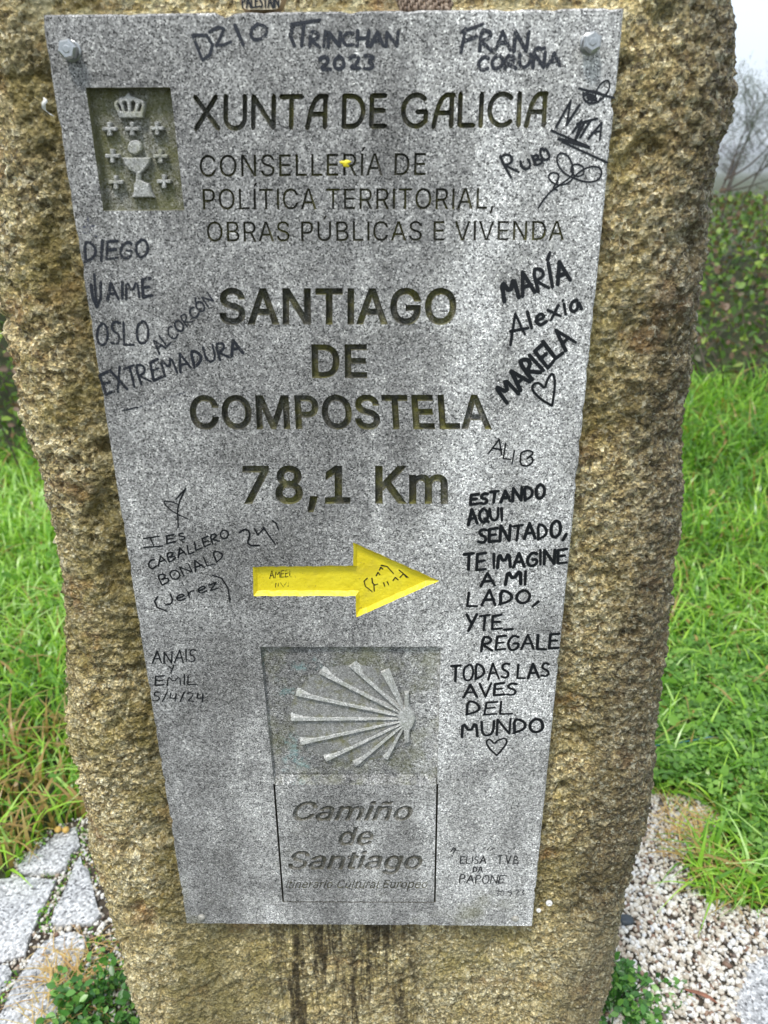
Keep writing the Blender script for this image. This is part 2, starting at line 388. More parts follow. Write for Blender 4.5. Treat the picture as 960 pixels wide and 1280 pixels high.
# ------------------------------------------------------------------ ground
def terrain_h(x, y):
    # flat by the stone, rising to a bank behind it, level field beyond
    P = np.stack([x, y, np.zeros_like(x)], 1)
    start = np.where(x < 0, 2.2, 2.8)
    t = np.clip((y-start)/2.6, 0, 1); t = t*t*(3-2*t)
    fall = np.clip((y-7)/10, 0, 1)
    h = t*0.55*(1-fall*0.9)
    flat = np.clip((np.hypot(x, y-0.2)-0.9)/1.5, 0, 1)
    return h+fbm(P*0.7, 3, 5)*0.05*flat*np.clip(1.5-y/60, 0, 1)
def ground_sheet():
    xs = np.concatenate([-np.geomspace(1200, 4.2, 26), np.linspace(-4, 4, 81), np.geomspace(4.2, 1200, 26)])
    ys = np.concatenate([-np.geomspace(1200, 3.2, 22), np.linspace(-3, 9, 121), np.geomspace(9.3, 1200, 30)])
    X, Y = np.meshgrid(xs, ys); x, y = X.ravel(), Y.ravel()
    V = np.stack([x, y, terrain_h(x, y)], 1)
    nx = len(xs); i, j = np.meshgrid(np.arange(nx-1), np.arange(len(ys)-1)); a = (j*nx+i).ravel()
    F = np.stack([a, a+1, a+1+nx, a+nx], 1)
    mt, n, b, o = newmat('meadow_ground'); B = NB(n); co = B.coord()
    c = B.ramp(B.noise(co, 3, 6, 0.65), [(0.3, (0.040, 0.045, 0.018)), (0.55, (0.055, 0.075, 0.022)), (0.7, (0.075, 0.11, 0.028))])
    c = B.mix(B.math('MULTIPLY', B.maprange(B.noise(co, 45, 5, 0.7), 0.45, 0.6), 0.6), c, (0.05, 0.036, 0.022))
    n.links.new(c, b.inputs['Base Color']); b.inputs['Roughness'].default_value = 0.95
    n.links.new(B.bump(B.noise(co, 30, 6, 0.7), 1.0, 0.03), b.inputs['Normal'])
    g = mesh_np('ground', V, F, mt, smooth=True); tag(g, kind='structure')
ground_sheet()

def hills():
    for k, (y0, hh, seed, colr) in enumerate([(520, 15, 3, (0.05, 0.06, 0.03)), (900, 34, 9, (0.05, 0.055, 0.05))]):
        xs = np.linspace(-900, 900, 120); rows = []
        prof = hh*(0.72+0.35*fbm(np.stack([xs/190, xs*0, xs*0], 1), 4, seed))
        for dy, f in ((-90, 0), (-55, 0.5), (-25, 0.88), (0, 1), (60, 0.6), (120, 0)):
            rows.append(np.stack([xs, np.full_like(xs, y0+dy), prof*f-0.3], 1))
        V = np.concatenate(rows); nx = len(xs); i, j = np.meshgrid(np.arange(nx-1), np.arange(5)); a = (j*nx+i).ravel()
        o = mesh_np('hill', V, np.stack([a, a+1, a+1+nx, a+nx], 1), mat_simple('hill_woods', colr, 0.95, 0, 0.5, 0.05), smooth=True)
        tag(o, kind='structure')
hills()

# ------------------------------------------------------------------ 2-D region triangulation shared by carving, relief and ink
def inpoly(x, y, P):
    c = np.zeros(len(x), bool)
    for i in range(len(P)):
        a, b = P[i], P[i-1]
        if a[1] == b[1]: continue
        c ^= ((a[1] > y) != (b[1] > y)) & (x < (b[0]-a[0])*(y-a[1])/(b[1]-a[1])+a[0])
    return c
def wind(x, y, P):
    w = np.zeros(len(x), int)
    for i in range(len(P)):
        a, b = P[i-1], P[i]
        if a[1] == b[1]: continue
        hit = ((a[1] > y) != (b[1] > y)) & (x < (b[0]-a[0])*(y-a[1])/(b[1]-a[1])+a[0])
        w += np.where(hit, 1 if b[1] > a[1] else -1, 0)
    return w != 0
def cdt(polys, eps=1e-7):
    """constrained triangulation of all outlines; every triangle is then told which outlines hold its centre"""
    verts = []; edges = []; K = 100.0
    for p in polys:
        b0 = len(verts); n = len(p); verts += [Vector(q)*K for q in p]; edges += [(b0+i, b0+(i+1) % n) for i in range(n)]
    V, E, F, ov, oe, of = delaunay_2d_cdt(verts, edges, [], 0, eps*K, True)
    V = [Vector(v)/K for v in V]; F = [list(f) for f in F]
    A = np.array([v[:] for v in V]); T = np.array(F); Cx, Cy = A[T, 0].mean(1), A[T, 1].mean(1)
    own = [[] for _ in F]
    for k, p in enumerate(polys):
        xs = [q[0] for q in p]; ys = [q[1] for q in p]
        idx = np.nonzero((Cx > min(xs)) & (Cx < max(xs)) & (Cy > min(ys)) & (Cy < max(ys)))[0]
        if len(idx):
            for i in idx[wind(Cx[idx], Cy[idx], p)]: own[i].append(k)
    return V, E, F, ov, oe, own

def pip(p, L):
    c = False; n = len(L)
    for i in range(n):
        a = L[i]; b = L[i-1]
        if (a[1] > p[1]) != (b[1] > p[1]) and p[0] < (b[0]-a[0])*(p[1]-a[1])/(b[1]-a[1])+a[0]: c = not c
    return c

def union_mesh(polys):           # flat triangles covering the union of polygons
    V, E, F, ov, oe, of = cdt(polys)
    return V, [f for f, o in zip(F, of) if o]

def shrink_floor(V, tris, off):
    # inward offset of the outline of a region, mitred
    edge = {}
    for f in tris:
        for i in range(len(f)):
            a, b = f[i], f[(i+1) % len(f)]; edge[(a, b)] = 1
    bnd = [(a, b) for (a, b) in edge if (b, a) not in edge]
    nrm = {}
    for a, b in bnd:
        d = (V[b]-V[a]); 
        if d.length < 1e-12: continue
        d.normalize(); nn = Vector((-d.y, d.x))      # left of a ccw edge = inside
        for q in (a, b): nrm.setdefault(q, []).append(nn)
    W2 = {}
    for q, L in nrm.items():
        mm = sum(L, Vector((0, 0)))/len(L)
        k = mm.length_squared
        W2[q] = V[q]+mm/max(k, 0.3)*off
    return bnd, W2
def orient(V, tris):
    outt = []
    for f in tris:
        a, b, c = V[f[0]], V[f[1]], V[f[2]]
        if (b-a).cross(c-a) < 0: f = f[::-1]
        outt.append(list(f))
    return outt

# ------------------------------------------------------------------ lettering
GL = json.loads(r'''{"B":{",":[188,[[0,[[13,-140],[50,92],[164,92],[100,-140]]]]],"1":[453,[[0,[[55,-21],[55,76],[412,76],[412,-21]]],[0,[[297,530],[297,-21],[191,-21],[191,407],[65,317],[65,437],[192,530]]]]],"7":[453,[[0,[[63,-21],[289,431],[41,431],[41,530],[412,530],[412,444],[178,-21]]]]],"8":[453,[[0,[[226,-28],[164,-21],[127,-8],[94,11],[68,36],[47,65],[35,99],[31,135],[36,177],[46,204],[60,228],[78,248],[99,266],[123,278],[132,280],[132,253],[114,260],[86,282],[58,327],[49,380],[53,415],[64,447],[94,487],[136,517],[170,530],[226,537],[282,530],[316,517],[358,487],[387,447],[399,415],[403,380],[394,327],[366,282],[338,260],[321,253],[321,280],[330,278],[353,265],[375,248],[392,228],[406,204],[416,177],[422,135],[418,99],[405,65],[385,36],[358,11],[326,-8],[288,-21]]],[1,[[226,70],[259,74],[276,79],[290,88],[301,98],[309,109],[314,123],[315,138],[311,164],[305,177],[294,189],[281,200],[265,208],[247,212],[226,214],[205,212],[187,208],[171,200],[158,189],[147,177],[141,164],[137,138],[138,123],[143,109],[151,98],[162,88],[176,80],[193,74]]],[1,[[226,311],[258,316],[282,332],[289,342],[295,353],[298,376],[295,398],[290,409],[283,418],[259,433],[226,439],[194,433],[170,418],[163,409],[157,398],[154,376],[157,353],[163,341],[170,332],[194,316]]]]],"A":[480,[[0,[[-14,-21],[187,530],[291,530],[493,-21],[380,-21],[263,308],[204,499],[273,499],[238,382],[100,-21]]],[0,[[89,121],[89,220],[391,220],[391,121]]]]],"C":[510,[[0,[[267,-28],[213,-22],[162,-6],[117,22],[80,59],[51,106],[30,160],[21,221],[19,254],[21,287],[30,348],[51,403],[80,449],[117,486],[162,514],[213,531],[267,537],[300,535],[347,524],[389,505],[415,487],[448,455],[466,429],[480,400],[501,327],[394,327],[375,377],[367,389],[351,406],[325,423],[284,434],[251,434],[237,432],[208,422],[182,405],[172,396],[152,370],[137,338],[128,299],[125,254],[128,209],[137,170],[152,139],[172,113],[195,94],[222,81],[251,75],[285,75],[309,80],[338,93],[362,113],[380,141],[393,181],[500,181],[481,109],[466,80],[448,54],[416,22],[390,4],[348,-15],[316,-23]]]]],"D":[502,[[0,[[220,-21],[75,-21],[75,78],[214,78],[257,82],[293,92],[307,99],[332,118],[352,143],[360,157],[371,192],[378,255],[371,318],[360,352],[343,379],[321,402],[309,410],[279,423],[242,430],[72,431],[72,530],[256,528],[286,524],[339,509],[385,482],[423,446],[452,400],[472,347],[481,288],[481,223],[478,191],[463,135],[439,86],[422,63],[384,27],[336,0],[281,-16]]],[0,[[146,530],[146,-21],[39,-21],[39,530]]]]],"E":[419,[[0,[[39,-21],[39,530],[393,530],[393,431],[146,431],[146,307],[376,307],[376,208],[146,208],[146,78],[396,78],[396,-21]]]]],"G":[520,[[0,[[269,-28],[213,-22],[162,-6],[117,22],[79,60],[50,106],[30,160],[24,191],[19,254],[21,287],[30,348],[50,402],[79,449],[116,486],[161,514],[211,531],[265,537],[299,534],[347,524],[377,511],[416,486],[449,453],[467,427],[482,399],[502,328],[394,328],[374,374],[355,400],[330,419],[309,428],[284,434],[250,434],[221,427],[195,415],[171,396],[152,370],[137,338],[128,300],[125,230],[132,189],[144,154],[162,125],[184,103],[195,95],[223,81],[236,78],[284,75],[323,84],[354,104],[378,133],[391,172],[396,227],[445,198],[262,178],[262,277],[499,277],[499,199],[494,148],[480,102],[456,61],[425,27],[387,1],[365,-10],[319,-23]]]]],"I":[165,[[0,[[39,-21],[146,-21],[146,530],[39,530]]]]],"K":[467,[[0,[[88,104],[83,224],[166,325],[354,530],[492,528],[239,254],[236,254]]],[0,[[39,-21],[39,530],[146,530],[146,-21]]],[0,[[361,-21],[161,260],[229,344],[489,-21]]]]],"L":[393,[[0,[[39,-21],[39,530],[146,530],[146,78],[382,78],[382,-21]]]]],"M":[628,[[0,[[39,-21],[39,530],[166,530],[301,184],[350,28],[279,28],[322,165],[462,530],[589,530],[589,-21],[483,-21],[486,478],[542,478],[490,322],[356,-21],[272,-21],[147,294],[82,478],[139,478],[141,408],[143,-21]]]]],"N":[523,[[0,[[39,-21],[39,530],[148,530],[376,169],[446,39],[385,29],[378,165],[378,530],[484,530],[484,-21],[375,-21],[154,329],[74,468],[139,478],[146,304],[146,-21]]]]],"O":[533,[[0,[[267,-28],[212,-22],[162,-6],[118,22],[80,59],[51,106],[31,160],[21,221],[19,254],[21,287],[31,348],[51,403],[80,449],[118,486],[162,514],[212,531],[267,537],[322,531],[372,514],[416,486],[453,449],[483,402],[503,348],[513,287],[514,254],[513,221],[503,160],[483,106],[453,60],[416,22],[372,-6],[322,-22]]],[1,[[267,74],[297,77],[325,87],[350,103],[372,125],[389,153],[402,188],[409,254],[402,321],[389,356],[372,384],[350,406],[325,422],[297,431],[267,435],[236,431],[208,422],[183,406],[162,384],[144,355],[132,320],[125,254],[132,188],[144,153],[162,125],[183,103],[208,87],[236,77]]]]],"P":[445,[[0,[[39,-21],[39,530],[260,529],[304,521],[343,506],[387,470],[416,423],[429,367],[426,309],[408,255],[375,212],[343,189],[324,180],[283,168],[236,165],[88,165],[88,263],[246,264],[269,268],[294,279],[311,297],[317,311],[322,327],[322,368],[317,384],[310,399],[300,410],[287,420],[258,429],[146,431],[146,-21]]]]],"S":[447,[[0,[[224,-30],[158,-23],[119,-10],[85,9],[58,34],[37,64],[23,98],[14,158],[121,158],[132,113],[140,101],[151,91],[174,79],[213,71],[258,74],[287,84],[307,99],[320,118],[324,131],[323,152],[319,161],[307,173],[269,193],[152,227],[108,247],[72,274],[56,291],[37,328],[31,372],[35,410],[48,444],[69,474],[97,499],[147,524],[186,534],[227,537],[288,530],[325,517],[357,498],[383,475],[404,446],[417,414],[425,357],[320,357],[314,386],[305,406],[299,412],[280,426],[240,437],[204,436],[167,424],[155,416],[146,406],[140,395],[137,382],[137,369],[140,358],[152,343],[170,331],[202,318],[309,287],[341,273],[372,254],[398,229],[413,208],[424,182],[429,139],[425,102],[413,68],[393,37],[366,12],[332,-9],[292,-22]]]]],"T":[449,[[0,[[11,431],[11,530],[438,530],[438,431],[278,431],[278,-21],[172,-21],[172,431]]]]],"m":[610,[[0,[[32,-21],[32,400],[133,400],[133,274],[77,274],[102,339],[133,376],[164,396],[208,407],[255,403],[274,396],[302,376],[331,334],[349,274],[282,274],[306,336],[330,366],[361,389],[397,403],[437,407],[480,401],[520,383],[551,352],[571,309],[577,274],[578,-21],[475,-21],[475,252],[472,277],[464,291],[452,301],[437,307],[419,309],[397,306],[380,298],[367,285],[359,268],[356,246],[356,-21],[253,-21],[252,269],[248,284],[239,295],[217,307],[200,309],[180,306],[162,298],[148,284],[138,265],[135,237],[135,-21]]]]]},"R":{",":[188,[[0,[[36,-120],[67,72],[138,72],[85,-120]]]]],"A":[480,[[0,[[15,-1],[201,510],[277,510],[464,-1],[394,-1],[281,317],[231,479],[246,479],[221,393],[86,-1]]],[0,[[109,141],[109,200],[371,200],[371,141]]]]],"B":[456,[[0,[[59,-1],[59,510],[267,509],[329,492],[360,470],[382,442],[395,410],[398,358],[393,331],[374,300],[347,279],[316,266],[316,263],[352,253],[375,238],[395,217],[410,189],[418,155],[418,117],[401,66],[363,27],[301,3],[247,-1]]],[1,[[126,58],[272,59],[314,71],[340,92],[353,120],[354,149],[342,183],[316,210],[279,227],[126,230]]],[1,[[126,286],[251,287],[298,303],[322,327],[332,348],[333,388],[322,416],[299,438],[263,449],[126,451]]]]],"C":[510,[[0,[[267,-8],[205,0],[176,10],[125,42],[104,63],[69,115],[56,146],[47,179],[39,254],[47,329],[56,363],[69,394],[104,446],[150,484],[176,499],[235,515],[267,517],[340,505],[373,491],[403,472],[428,448],[449,419],[464,386],[474,347],[408,347],[395,384],[366,420],[337,439],[292,453],[245,453],[203,442],[167,418],[138,384],[116,340],[110,314],[104,254],[110,195],[117,169],[138,124],[151,106],[184,77],[224,60],[245,55],[280,54],[315,61],[347,75],[374,97],[395,125],[408,161],[474,161],[464,123],[449,90],[428,61],[403,37],[374,18],[341,4],[305,-5]]]]],"D":[502,[[0,[[219,-1],[95,-1],[95,58],[244,59],[296,71],[336,95],[367,129],[387,173],[397,226],[393,312],[378,360],[367,381],[354,399],[319,427],[298,437],[249,449],[92,451],[92,510],[261,508],[295,502],[353,479],[378,462],[419,418],[447,362],[456,329],[463,255],[455,181],[447,148],[418,91],[377,47],[322,16],[291,7]]],[0,[[126,510],[126,-1],[59,-1],[59,510]]]]],"E":[419,[[0,[[59,-1],[59,510],[373,510],[373,451],[126,451],[126,287],[356,287],[356,228],[126,228],[126,58],[376,58],[376,-1]]]]],"I":[165,[[0,[[59,-1],[126,-1],[126,510],[59,510]]]]],"L":[393,[[0,[[59,-1],[59,510],[126,510],[126,58],[362,58],[362,-1]]]]],"N":[523,[[0,[[59,-1],[59,510],[137,510],[358,161],[415,54],[404,52],[398,168],[398,510],[464,510],[464,-1],[386,-1],[170,341],[106,453],[120,455],[126,298],[126,-1]]]]],"O":[533,[[0,[[267,-8],[205,0],[176,10],[126,42],[104,63],[69,115],[56,146],[41,215],[39,254],[47,329],[56,363],[69,394],[104,446],[150,484],[176,499],[235,515],[267,517],[299,515],[358,499],[408,467],[430,446],[465,394],[478,363],[492,293],[494,254],[492,215],[478,146],[465,115],[430,63],[408,42],[358,10],[299,-6]]],[1,[[267,54],[310,60],[330,67],[366,90],[382,105],[407,145],[417,168],[424,194],[429,254],[424,314],[417,341],[407,364],[382,404],[366,419],[330,442],[310,449],[267,455],[224,449],[204,442],[167,419],[152,403],[126,364],[117,340],[106,285],[104,254],[106,223],[117,168],[126,145],[152,105],[167,90],[204,67],[224,60]]]]],"P":[445,[[0,[[59,-1],[59,510],[263,508],[312,498],[333,488],[367,463],[391,430],[405,391],[408,325],[391,265],[367,232],[333,206],[289,190],[235,185],[108,185],[108,243],[232,243],[283,251],[308,264],[326,283],[337,306],[343,333],[341,376],[332,401],[318,422],[296,438],[251,450],[126,451],[126,-1]]]]],"R":[449,[[0,[[59,-1],[59,510],[264,508],[290,505],[334,489],[367,465],[391,434],[406,395],[409,330],[391,271],[367,240],[333,216],[290,202],[236,197],[95,197],[95,256],[233,256],[284,263],[309,274],[326,291],[338,312],[343,338],[341,380],[333,404],[318,424],[297,439],[252,450],[126,451],[126,-1]]],[0,[[352,-1],[228,230],[303,230],[429,-1]]]]],"S":[447,[[0,[[224,-10],[149,0],[91,30],[53,77],[37,138],[105,138],[111,110],[133,79],[167,60],[209,51],[256,53],[286,61],[320,83],[336,103],[344,126],[344,151],[337,170],[324,185],[284,209],[154,248],[105,273],[70,306],[53,348],[51,373],[57,413],[64,431],[87,464],[118,489],[158,507],[227,517],[296,506],[351,477],[388,433],[402,377],[337,377],[326,411],[302,437],[267,452],[209,457],[168,447],[137,426],[124,408],[117,387],[120,352],[132,334],[159,314],[300,269],[359,238],[395,198],[406,171],[409,139],[397,80],[360,33],[302,1]]]]],"T":[449,[[0,[[31,451],[31,510],[418,510],[418,451],[258,451],[258,-1],[192,-1],[192,451]]]]],"V":[480,[[0,[[203,-1],[15,510],[85,510],[198,193],[249,30],[233,30],[259,116],[394,510],[464,510],[279,-1]]]]],"Í":[165,[[0,[[59,-1],[126,-1],[126,510],[59,510]]],[0,[[64.5,557],[113.5,660],[184.5,660],[116.5,557]]]]],"Ú":[517,[[0,[[259,-9],[202,-3],[154,14],[114,43],[84,79],[73,101],[61,148],[59,173],[59,510],[125,510],[125,178],[134,128],[161,88],[188,69],[220,57],[259,53],[298,57],[330,69],[356,88],[383,128],[392,178],[392,510],[458,510],[458,173],[452,123],[444,101],[433,79],[404,43],[364,14],[315,-3]]],[0,[[230,557],[279,660],[350,660],[283,557]]]]]},"M":{"C":[510,[[0,[[268,-24],[213,-18],[164,-2],[120,25],[83,62],[54,108],[34,161],[23,254],[34,347],[54,401],[83,446],[120,483],[164,511],[213,527],[268,533],[345,521],[387,502],[413,484],[445,453],[462,427],[476,398],[495,331],[396,331],[379,378],[353,410],[326,427],[285,438],[251,438],[206,425],[168,398],[149,372],[133,339],[124,300],[120,254],[124,208],[133,169],[149,136],[169,110],[193,91],[221,78],[251,71],[285,71],[310,76],[340,90],[365,111],[383,139],[396,177],[495,177],[477,111],[463,82],[445,56],[413,24],[346,-12]]]]],"S":[447,[[0,[[224,-26],[159,-19],[121,-6],[88,12],[61,36],[40,66],[27,99],[18,154],[118,154],[128,113],[149,87],[172,75],[213,67],[259,70],[288,80],[310,96],[324,116],[328,131],[327,153],[322,163],[309,177],[270,196],[154,231],[109,251],[60,292],[41,329],[35,372],[39,409],[52,442],[72,471],[99,495],[148,520],[186,530],[227,533],[287,526],[323,513],[354,495],[380,472],[400,444],[413,413],[420,361],[325,361],[308,407],[281,430],[241,441],[203,440],[166,428],[143,408],[133,383],[137,355],[149,340],[168,328],[308,283],[369,251],[409,207],[420,181],[425,139],[422,103],[410,70],[390,40],[364,15],[331,-5],[291,-19]]]]],"a":[389,[[0,[[160,-26],[129,-23],[87,-10],[42,23],[26,48],[16,76],[13,108],[19,148],[42,188],[88,217],[132,230],[238,244],[255,249],[257,254],[253,284],[245,297],[233,306],[195,314],[170,311],[144,300],[126,285],[108,254],[15,281],[57,349],[102,382],[168,400],[242,396],[285,381],[314,360],[337,329],[348,301],[354,252],[354,-17],[260,-17],[260,35],[281,35],[264,12],[232,-10],[199,-22]]],[1,[[170,63],[212,70],[227,78],[244,95],[257,123],[258,165],[248,162],[147,145],[124,134],[115,125],[109,105],[116,83],[136,68]]]]],"d":[424,[[0,[[195,-25],[155,-21],[118,-8],[73,27],[48,59],[25,118],[18,164],[21,236],[31,280],[49,318],[73,350],[119,384],[156,397],[210,401],[250,393],[287,370],[314,336],[294,336],[294,526],[389,526],[389,-17],[296,-17],[296,42],[315,42],[294,13],[270,-6],[237,-20]]],[1,[[205,64],[236,70],[253,79],[267,92],[287,133],[295,189],[287,245],[267,285],[253,298],[237,307],[205,313],[171,307],[155,298],[141,284],[121,243],[113,189],[121,135],[142,93],[155,79],[172,70]]]]],"e":[404,[[0,[[212,-25],[146,-16],[108,2],[76,27],[51,59],[32,97],[21,140],[17,187],[21,234],[32,277],[50,316],[75,348],[106,374],[143,392],[205,402],[245,397],[285,385],[320,363],[342,342],[366,304],[379,271],[388,195],[388,152],[58,152],[58,238],[365,229],[296,172],[289,240],[277,271],[260,294],[236,308],[205,313],[173,308],[156,299],[134,279],[124,262],[115,233],[114,163],[126,114],[152,82],[190,65],[228,64],[254,71],[269,81],[281,94],[296,125],[390,102],[357,38],[315,1],[260,-20]]]]],"g":[425,[[0,[[207,-168],[157,-163],[103,-145],[62,-115],[26,-64],[105,-19],[143,-62],[177,-77],[223,-79],[262,-68],[279,-54],[290,-34],[294,-5],[294,51],[314,51],[279,11],[249,-4],[223,-11],[157,-9],[121,3],[88,23],[50,65],[25,122],[18,167],[18,216],[31,281],[49,319],[73,350],[103,375],[138,392],[196,402],[250,393],[288,371],[316,336],[296,336],[296,396],[389,396],[389,-10],[381,-68],[354,-113],[313,-144],[263,-162]]],[1,[[205,76],[236,81],[268,102],[288,139],[295,193],[288,246],[267,286],[254,298],[237,307],[205,313],[172,307],[155,298],[141,285],[121,244],[113,193],[121,140],[141,102],[155,90],[172,81]]]]],"i":[167,[[0,[[36,-17],[36,396],[131,396],[131,-17]]],[0,[[84,426],[65,428],[42,442],[27,464],[24,484],[30,509],[42,524],[58,535],[83,541],[103,538],[126,525],[141,502],[144,482],[137,457],[125,442],[103,428]]]]],"m":[610,[[0,[[36,-17],[36,396],[129,396],[129,278],[83,278],[105,337],[136,373],[165,392],[208,403],[255,399],[299,373],[327,332],[344,278],[287,278],[310,334],[333,363],[363,385],[398,399],[437,403],[479,397],[517,380],[548,349],[567,308],[573,274],[574,-17],[479,-17],[479,253],[476,278],[467,294],[454,304],[438,311],[419,313],[395,310],[377,301],[364,288],[355,269],[352,246],[352,-17],[257,-17],[256,269],[251,285],[242,298],[218,311],[200,313],[179,310],[160,301],[145,287],[135,266],[131,237],[131,-17]]]]],"n":[410,[[0,[[131,226],[131,-17],[36,-17],[36,396],[129,396],[129,270],[75,270],[115,350],[142,376],[174,392],[209,401],[260,399],[303,384],[328,366],[356,329],[371,279],[374,-17],[279,-17],[278,250],[272,275],[260,293],[244,305],[223,311],[192,310],[169,302],[150,287],[141,275],[135,258]]]]],"o":[415,[[0,[[208,-25],[164,-21],[126,-8],[91,14],[63,42],[41,77],[25,118],[17,187],[25,257],[41,299],[63,334],[91,363],[126,384],[164,397],[207,402],[250,397],[290,384],[324,363],[353,334],[375,299],[390,257],[398,188],[394,140],[383,97],[364,59],[339,27],[308,2],[270,-16]]],[1,[[207,64],[242,70],[260,80],[274,94],[295,136],[302,187],[295,240],[274,282],[260,297],[242,306],[207,313],[173,307],[156,297],[141,282],[121,240],[113,187],[121,136],[141,94],[156,80],[173,70]]]]],"t":[227,[[0,[[221,396],[221,310],[-11,310],[-11,396]]],[0,[[48,488],[143,488],[145,84],[150,73],[153,70],[171,67],[215,72],[234,-13],[168,-21],[110,-11],[69,21],[53,54],[48,92]]]]],"ñ":[410,[[0,[[131,226],[131,-17],[36,-17],[36,396],[129,396],[129,270],[75,270],[115,350],[142,376],[174,392],[209,401],[260,399],[303,384],[328,366],[356,329],[371,279],[374,-17],[279,-17],[278,250],[272,275],[260,293],[244,305],[223,311],[192,310],[169,302],[150,287],[141,275],[135,258]]],[0,[[250,429],[220,434],[167,456],[169,457],[161,431],[87,431],[92,475],[106,508],[124,526],[160,536],[190,530],[242,508],[242,508],[249,534],[324,534],[314,478],[302,455],[275,433]]]]]},"S":{"C":[510,[[0,[[267,-7],[186,7],[119,49],[92,79],[53,157],[40,254],[53,352],[92,429],[119,459],[186,501],[267,516],[340,504],[402,471],[448,418],[473,348],[408,348],[389,395],[357,428],[315,449],[267,456],[209,445],[184,432],[141,391],[125,364],[106,295],[113,177],[141,117],[184,76],[237,56],[315,60],[357,81],[380,102],[408,160],[473,160],[448,91],[402,38],[341,5]]]]],"E":[419,[[0,[[60,0],[60,509],[372,509],[372,452],[125,452],[125,286],[355,286],[355,229],[125,229],[125,57],[375,57],[375,0]]]]],"I":[152,[[0,[[60,0],[112,0],[112,509],[60,509]]]]],"a":[389,[[0,[[160,-9],[94,5],[48,45],[32,84],[36,146],[53,174],[92,200],[265,235],[276,255],[272,285],[260,307],[240,322],[196,331],[137,316],[100,274],[41,291],[64,331],[114,368],[173,383],[239,379],[300,350],[330,301],[337,251],[337,0],[277,0],[272,52],[229,8]]],[1,[[170,45],[211,51],[254,80],[274,122],[276,190],[147,163],[103,139],[92,105],[102,72],[130,52]]]]],"e":[404,[[0,[[212,-8],[145,3],[92,35],[56,85],[44,116],[34,187],[44,258],[55,290],[91,340],[142,373],[205,384],[285,366],[334,324],[365,256],[371,194],[371,169],[75,169],[75,221],[338,221],[310,202],[304,248],[288,286],[246,323],[205,330],[164,323],[119,286],[97,231],[98,151],[110,106],[135,73],[169,53],[227,47],[276,65],[306,105],[365,91],[348,55],[302,14],[261,-3]]]]],"i":[167,[[0,[[53,0],[53,379],[114,379],[114,0]]],[0,[[84,443],[54,455],[41,483],[54,512],[84,524],[114,512],[126,483],[114,455]]]]],"l":[189,[[0,[[139,-2],[91,8],[74,20],[55,59],[53,509],[114,509],[114,83],[126,57],[170,54],[181,3]]]]],"n":[410,[[0,[[114,227],[114,0],[53,0],[53,379],[112,379],[112,287],[102,287],[132,344],[175,374],[252,383],[313,356],[341,321],[355,271],[357,0],[296,0],[296,235],[286,286],[273,304],[235,326],[192,328],[161,317],[126,283]]]]],"o":[415,[[0,[[207,-8],[144,3],[117,16],[72,58],[44,116],[34,187],[44,260],[72,318],[117,360],[144,374],[207,384],[271,374],[299,360],[343,318],[371,260],[381,187],[371,116],[359,85],[323,35],[271,3]]],[1,[[207,46],[252,55],[285,80],[307,117],[319,187],[307,258],[285,296],[252,321],[207,330],[163,321],[130,296],[108,258],[96,187],[108,117],[130,80],[163,55]]]]],"p":[424,[[0,[[53,-143],[53,379],[112,379],[112,319],[147,355],[188,379],[229,384],[287,374],[335,342],[354,320],[381,261],[388,151],[370,84],[355,57],[313,16],[260,-6],[208,-7],[173,4],[114,59],[114,-143]]],[1,[[220,47],[262,55],[294,80],[316,117],[328,189],[316,261],[295,298],[262,322],[220,330],[178,322],[147,299],[125,263],[113,189],[125,115],[147,78],[179,55]]]]],"r":[259,[[0,[[53,0],[53,379],[112,379],[115,321],[137,354],[171,377],[243,384],[243,322],[174,321],[146,306],[126,284],[114,237],[114,0]]]]],"t":[227,[[0,[[204,379],[204,327],[6,327],[6,379]]],[0,[[65,471],[126,471],[127,83],[144,55],[202,54],[213,2],[168,-4],[113,7],[77,41],[68,64]]]]],"u":[410,[[0,[[182,-5],[135,2],[97,23],[60,82],[53,139],[53,379],[114,379],[116,117],[137,75],[175,53],[200,50],[234,55],[263,71],[290,113],[296,379],[357,379],[357,0],[298,0],[298,92],[307,92],[294,60],[257,17],[234,5]]]]]}}''')
CAPH = 509.0+0
def glyph_line(text, font, tl, tr, bl, br, capf=None, shear=0.0, space=0.42, track=0.0):
    """polygons (px space) of a line of type fitted to the measured box: tl/tr at cap height, bl/br on the baseline"""
    G = GL[font]; pen = 0; items = []
    for ch in text:
        if ch == ' ': pen += space*500; continue
        adv, loops = G[ch]
        items.append((ch, pen, loops)); pen += adv+track
    xs = [p[0]+o for ch, o, L in items for h_, l in L for p in l]
    x0, x1 = min(xs), max(xs)
    H = capf or 520.0
    res = []
    for ch, o, L in items:
        pl = []
        for h_, l in L:
            q = []
            for (gx, gy) in l:
                u = (gx+o-x0)/(x1-x0); v = gy/H
                bx = bl[0]+(br[0]-bl[0])*u; by = bl[1]+(br[1]-bl[1])*u
                tx = tl[0]+(tr[0]-tl[0])*u; ty = tl[1]+(tr[1]-tl[1])*u
                X = bx+(tx-bx)*v+shear*v; Y = by+(ty-by)*v
                q.append(plate(X, Y))
            pl.append(q)
        res.append(([h_ for h_, l in L], pl))
    return res

def arc(cx, cy, rx, ry, a0, a1, n=10):
    return [(cx+rx*math.cos(rad(a0+(a1-a0)*i/n)), cy+ry*math.sin(rad(a0+(a1-a0)*i/n))) for i in range(n+1)]
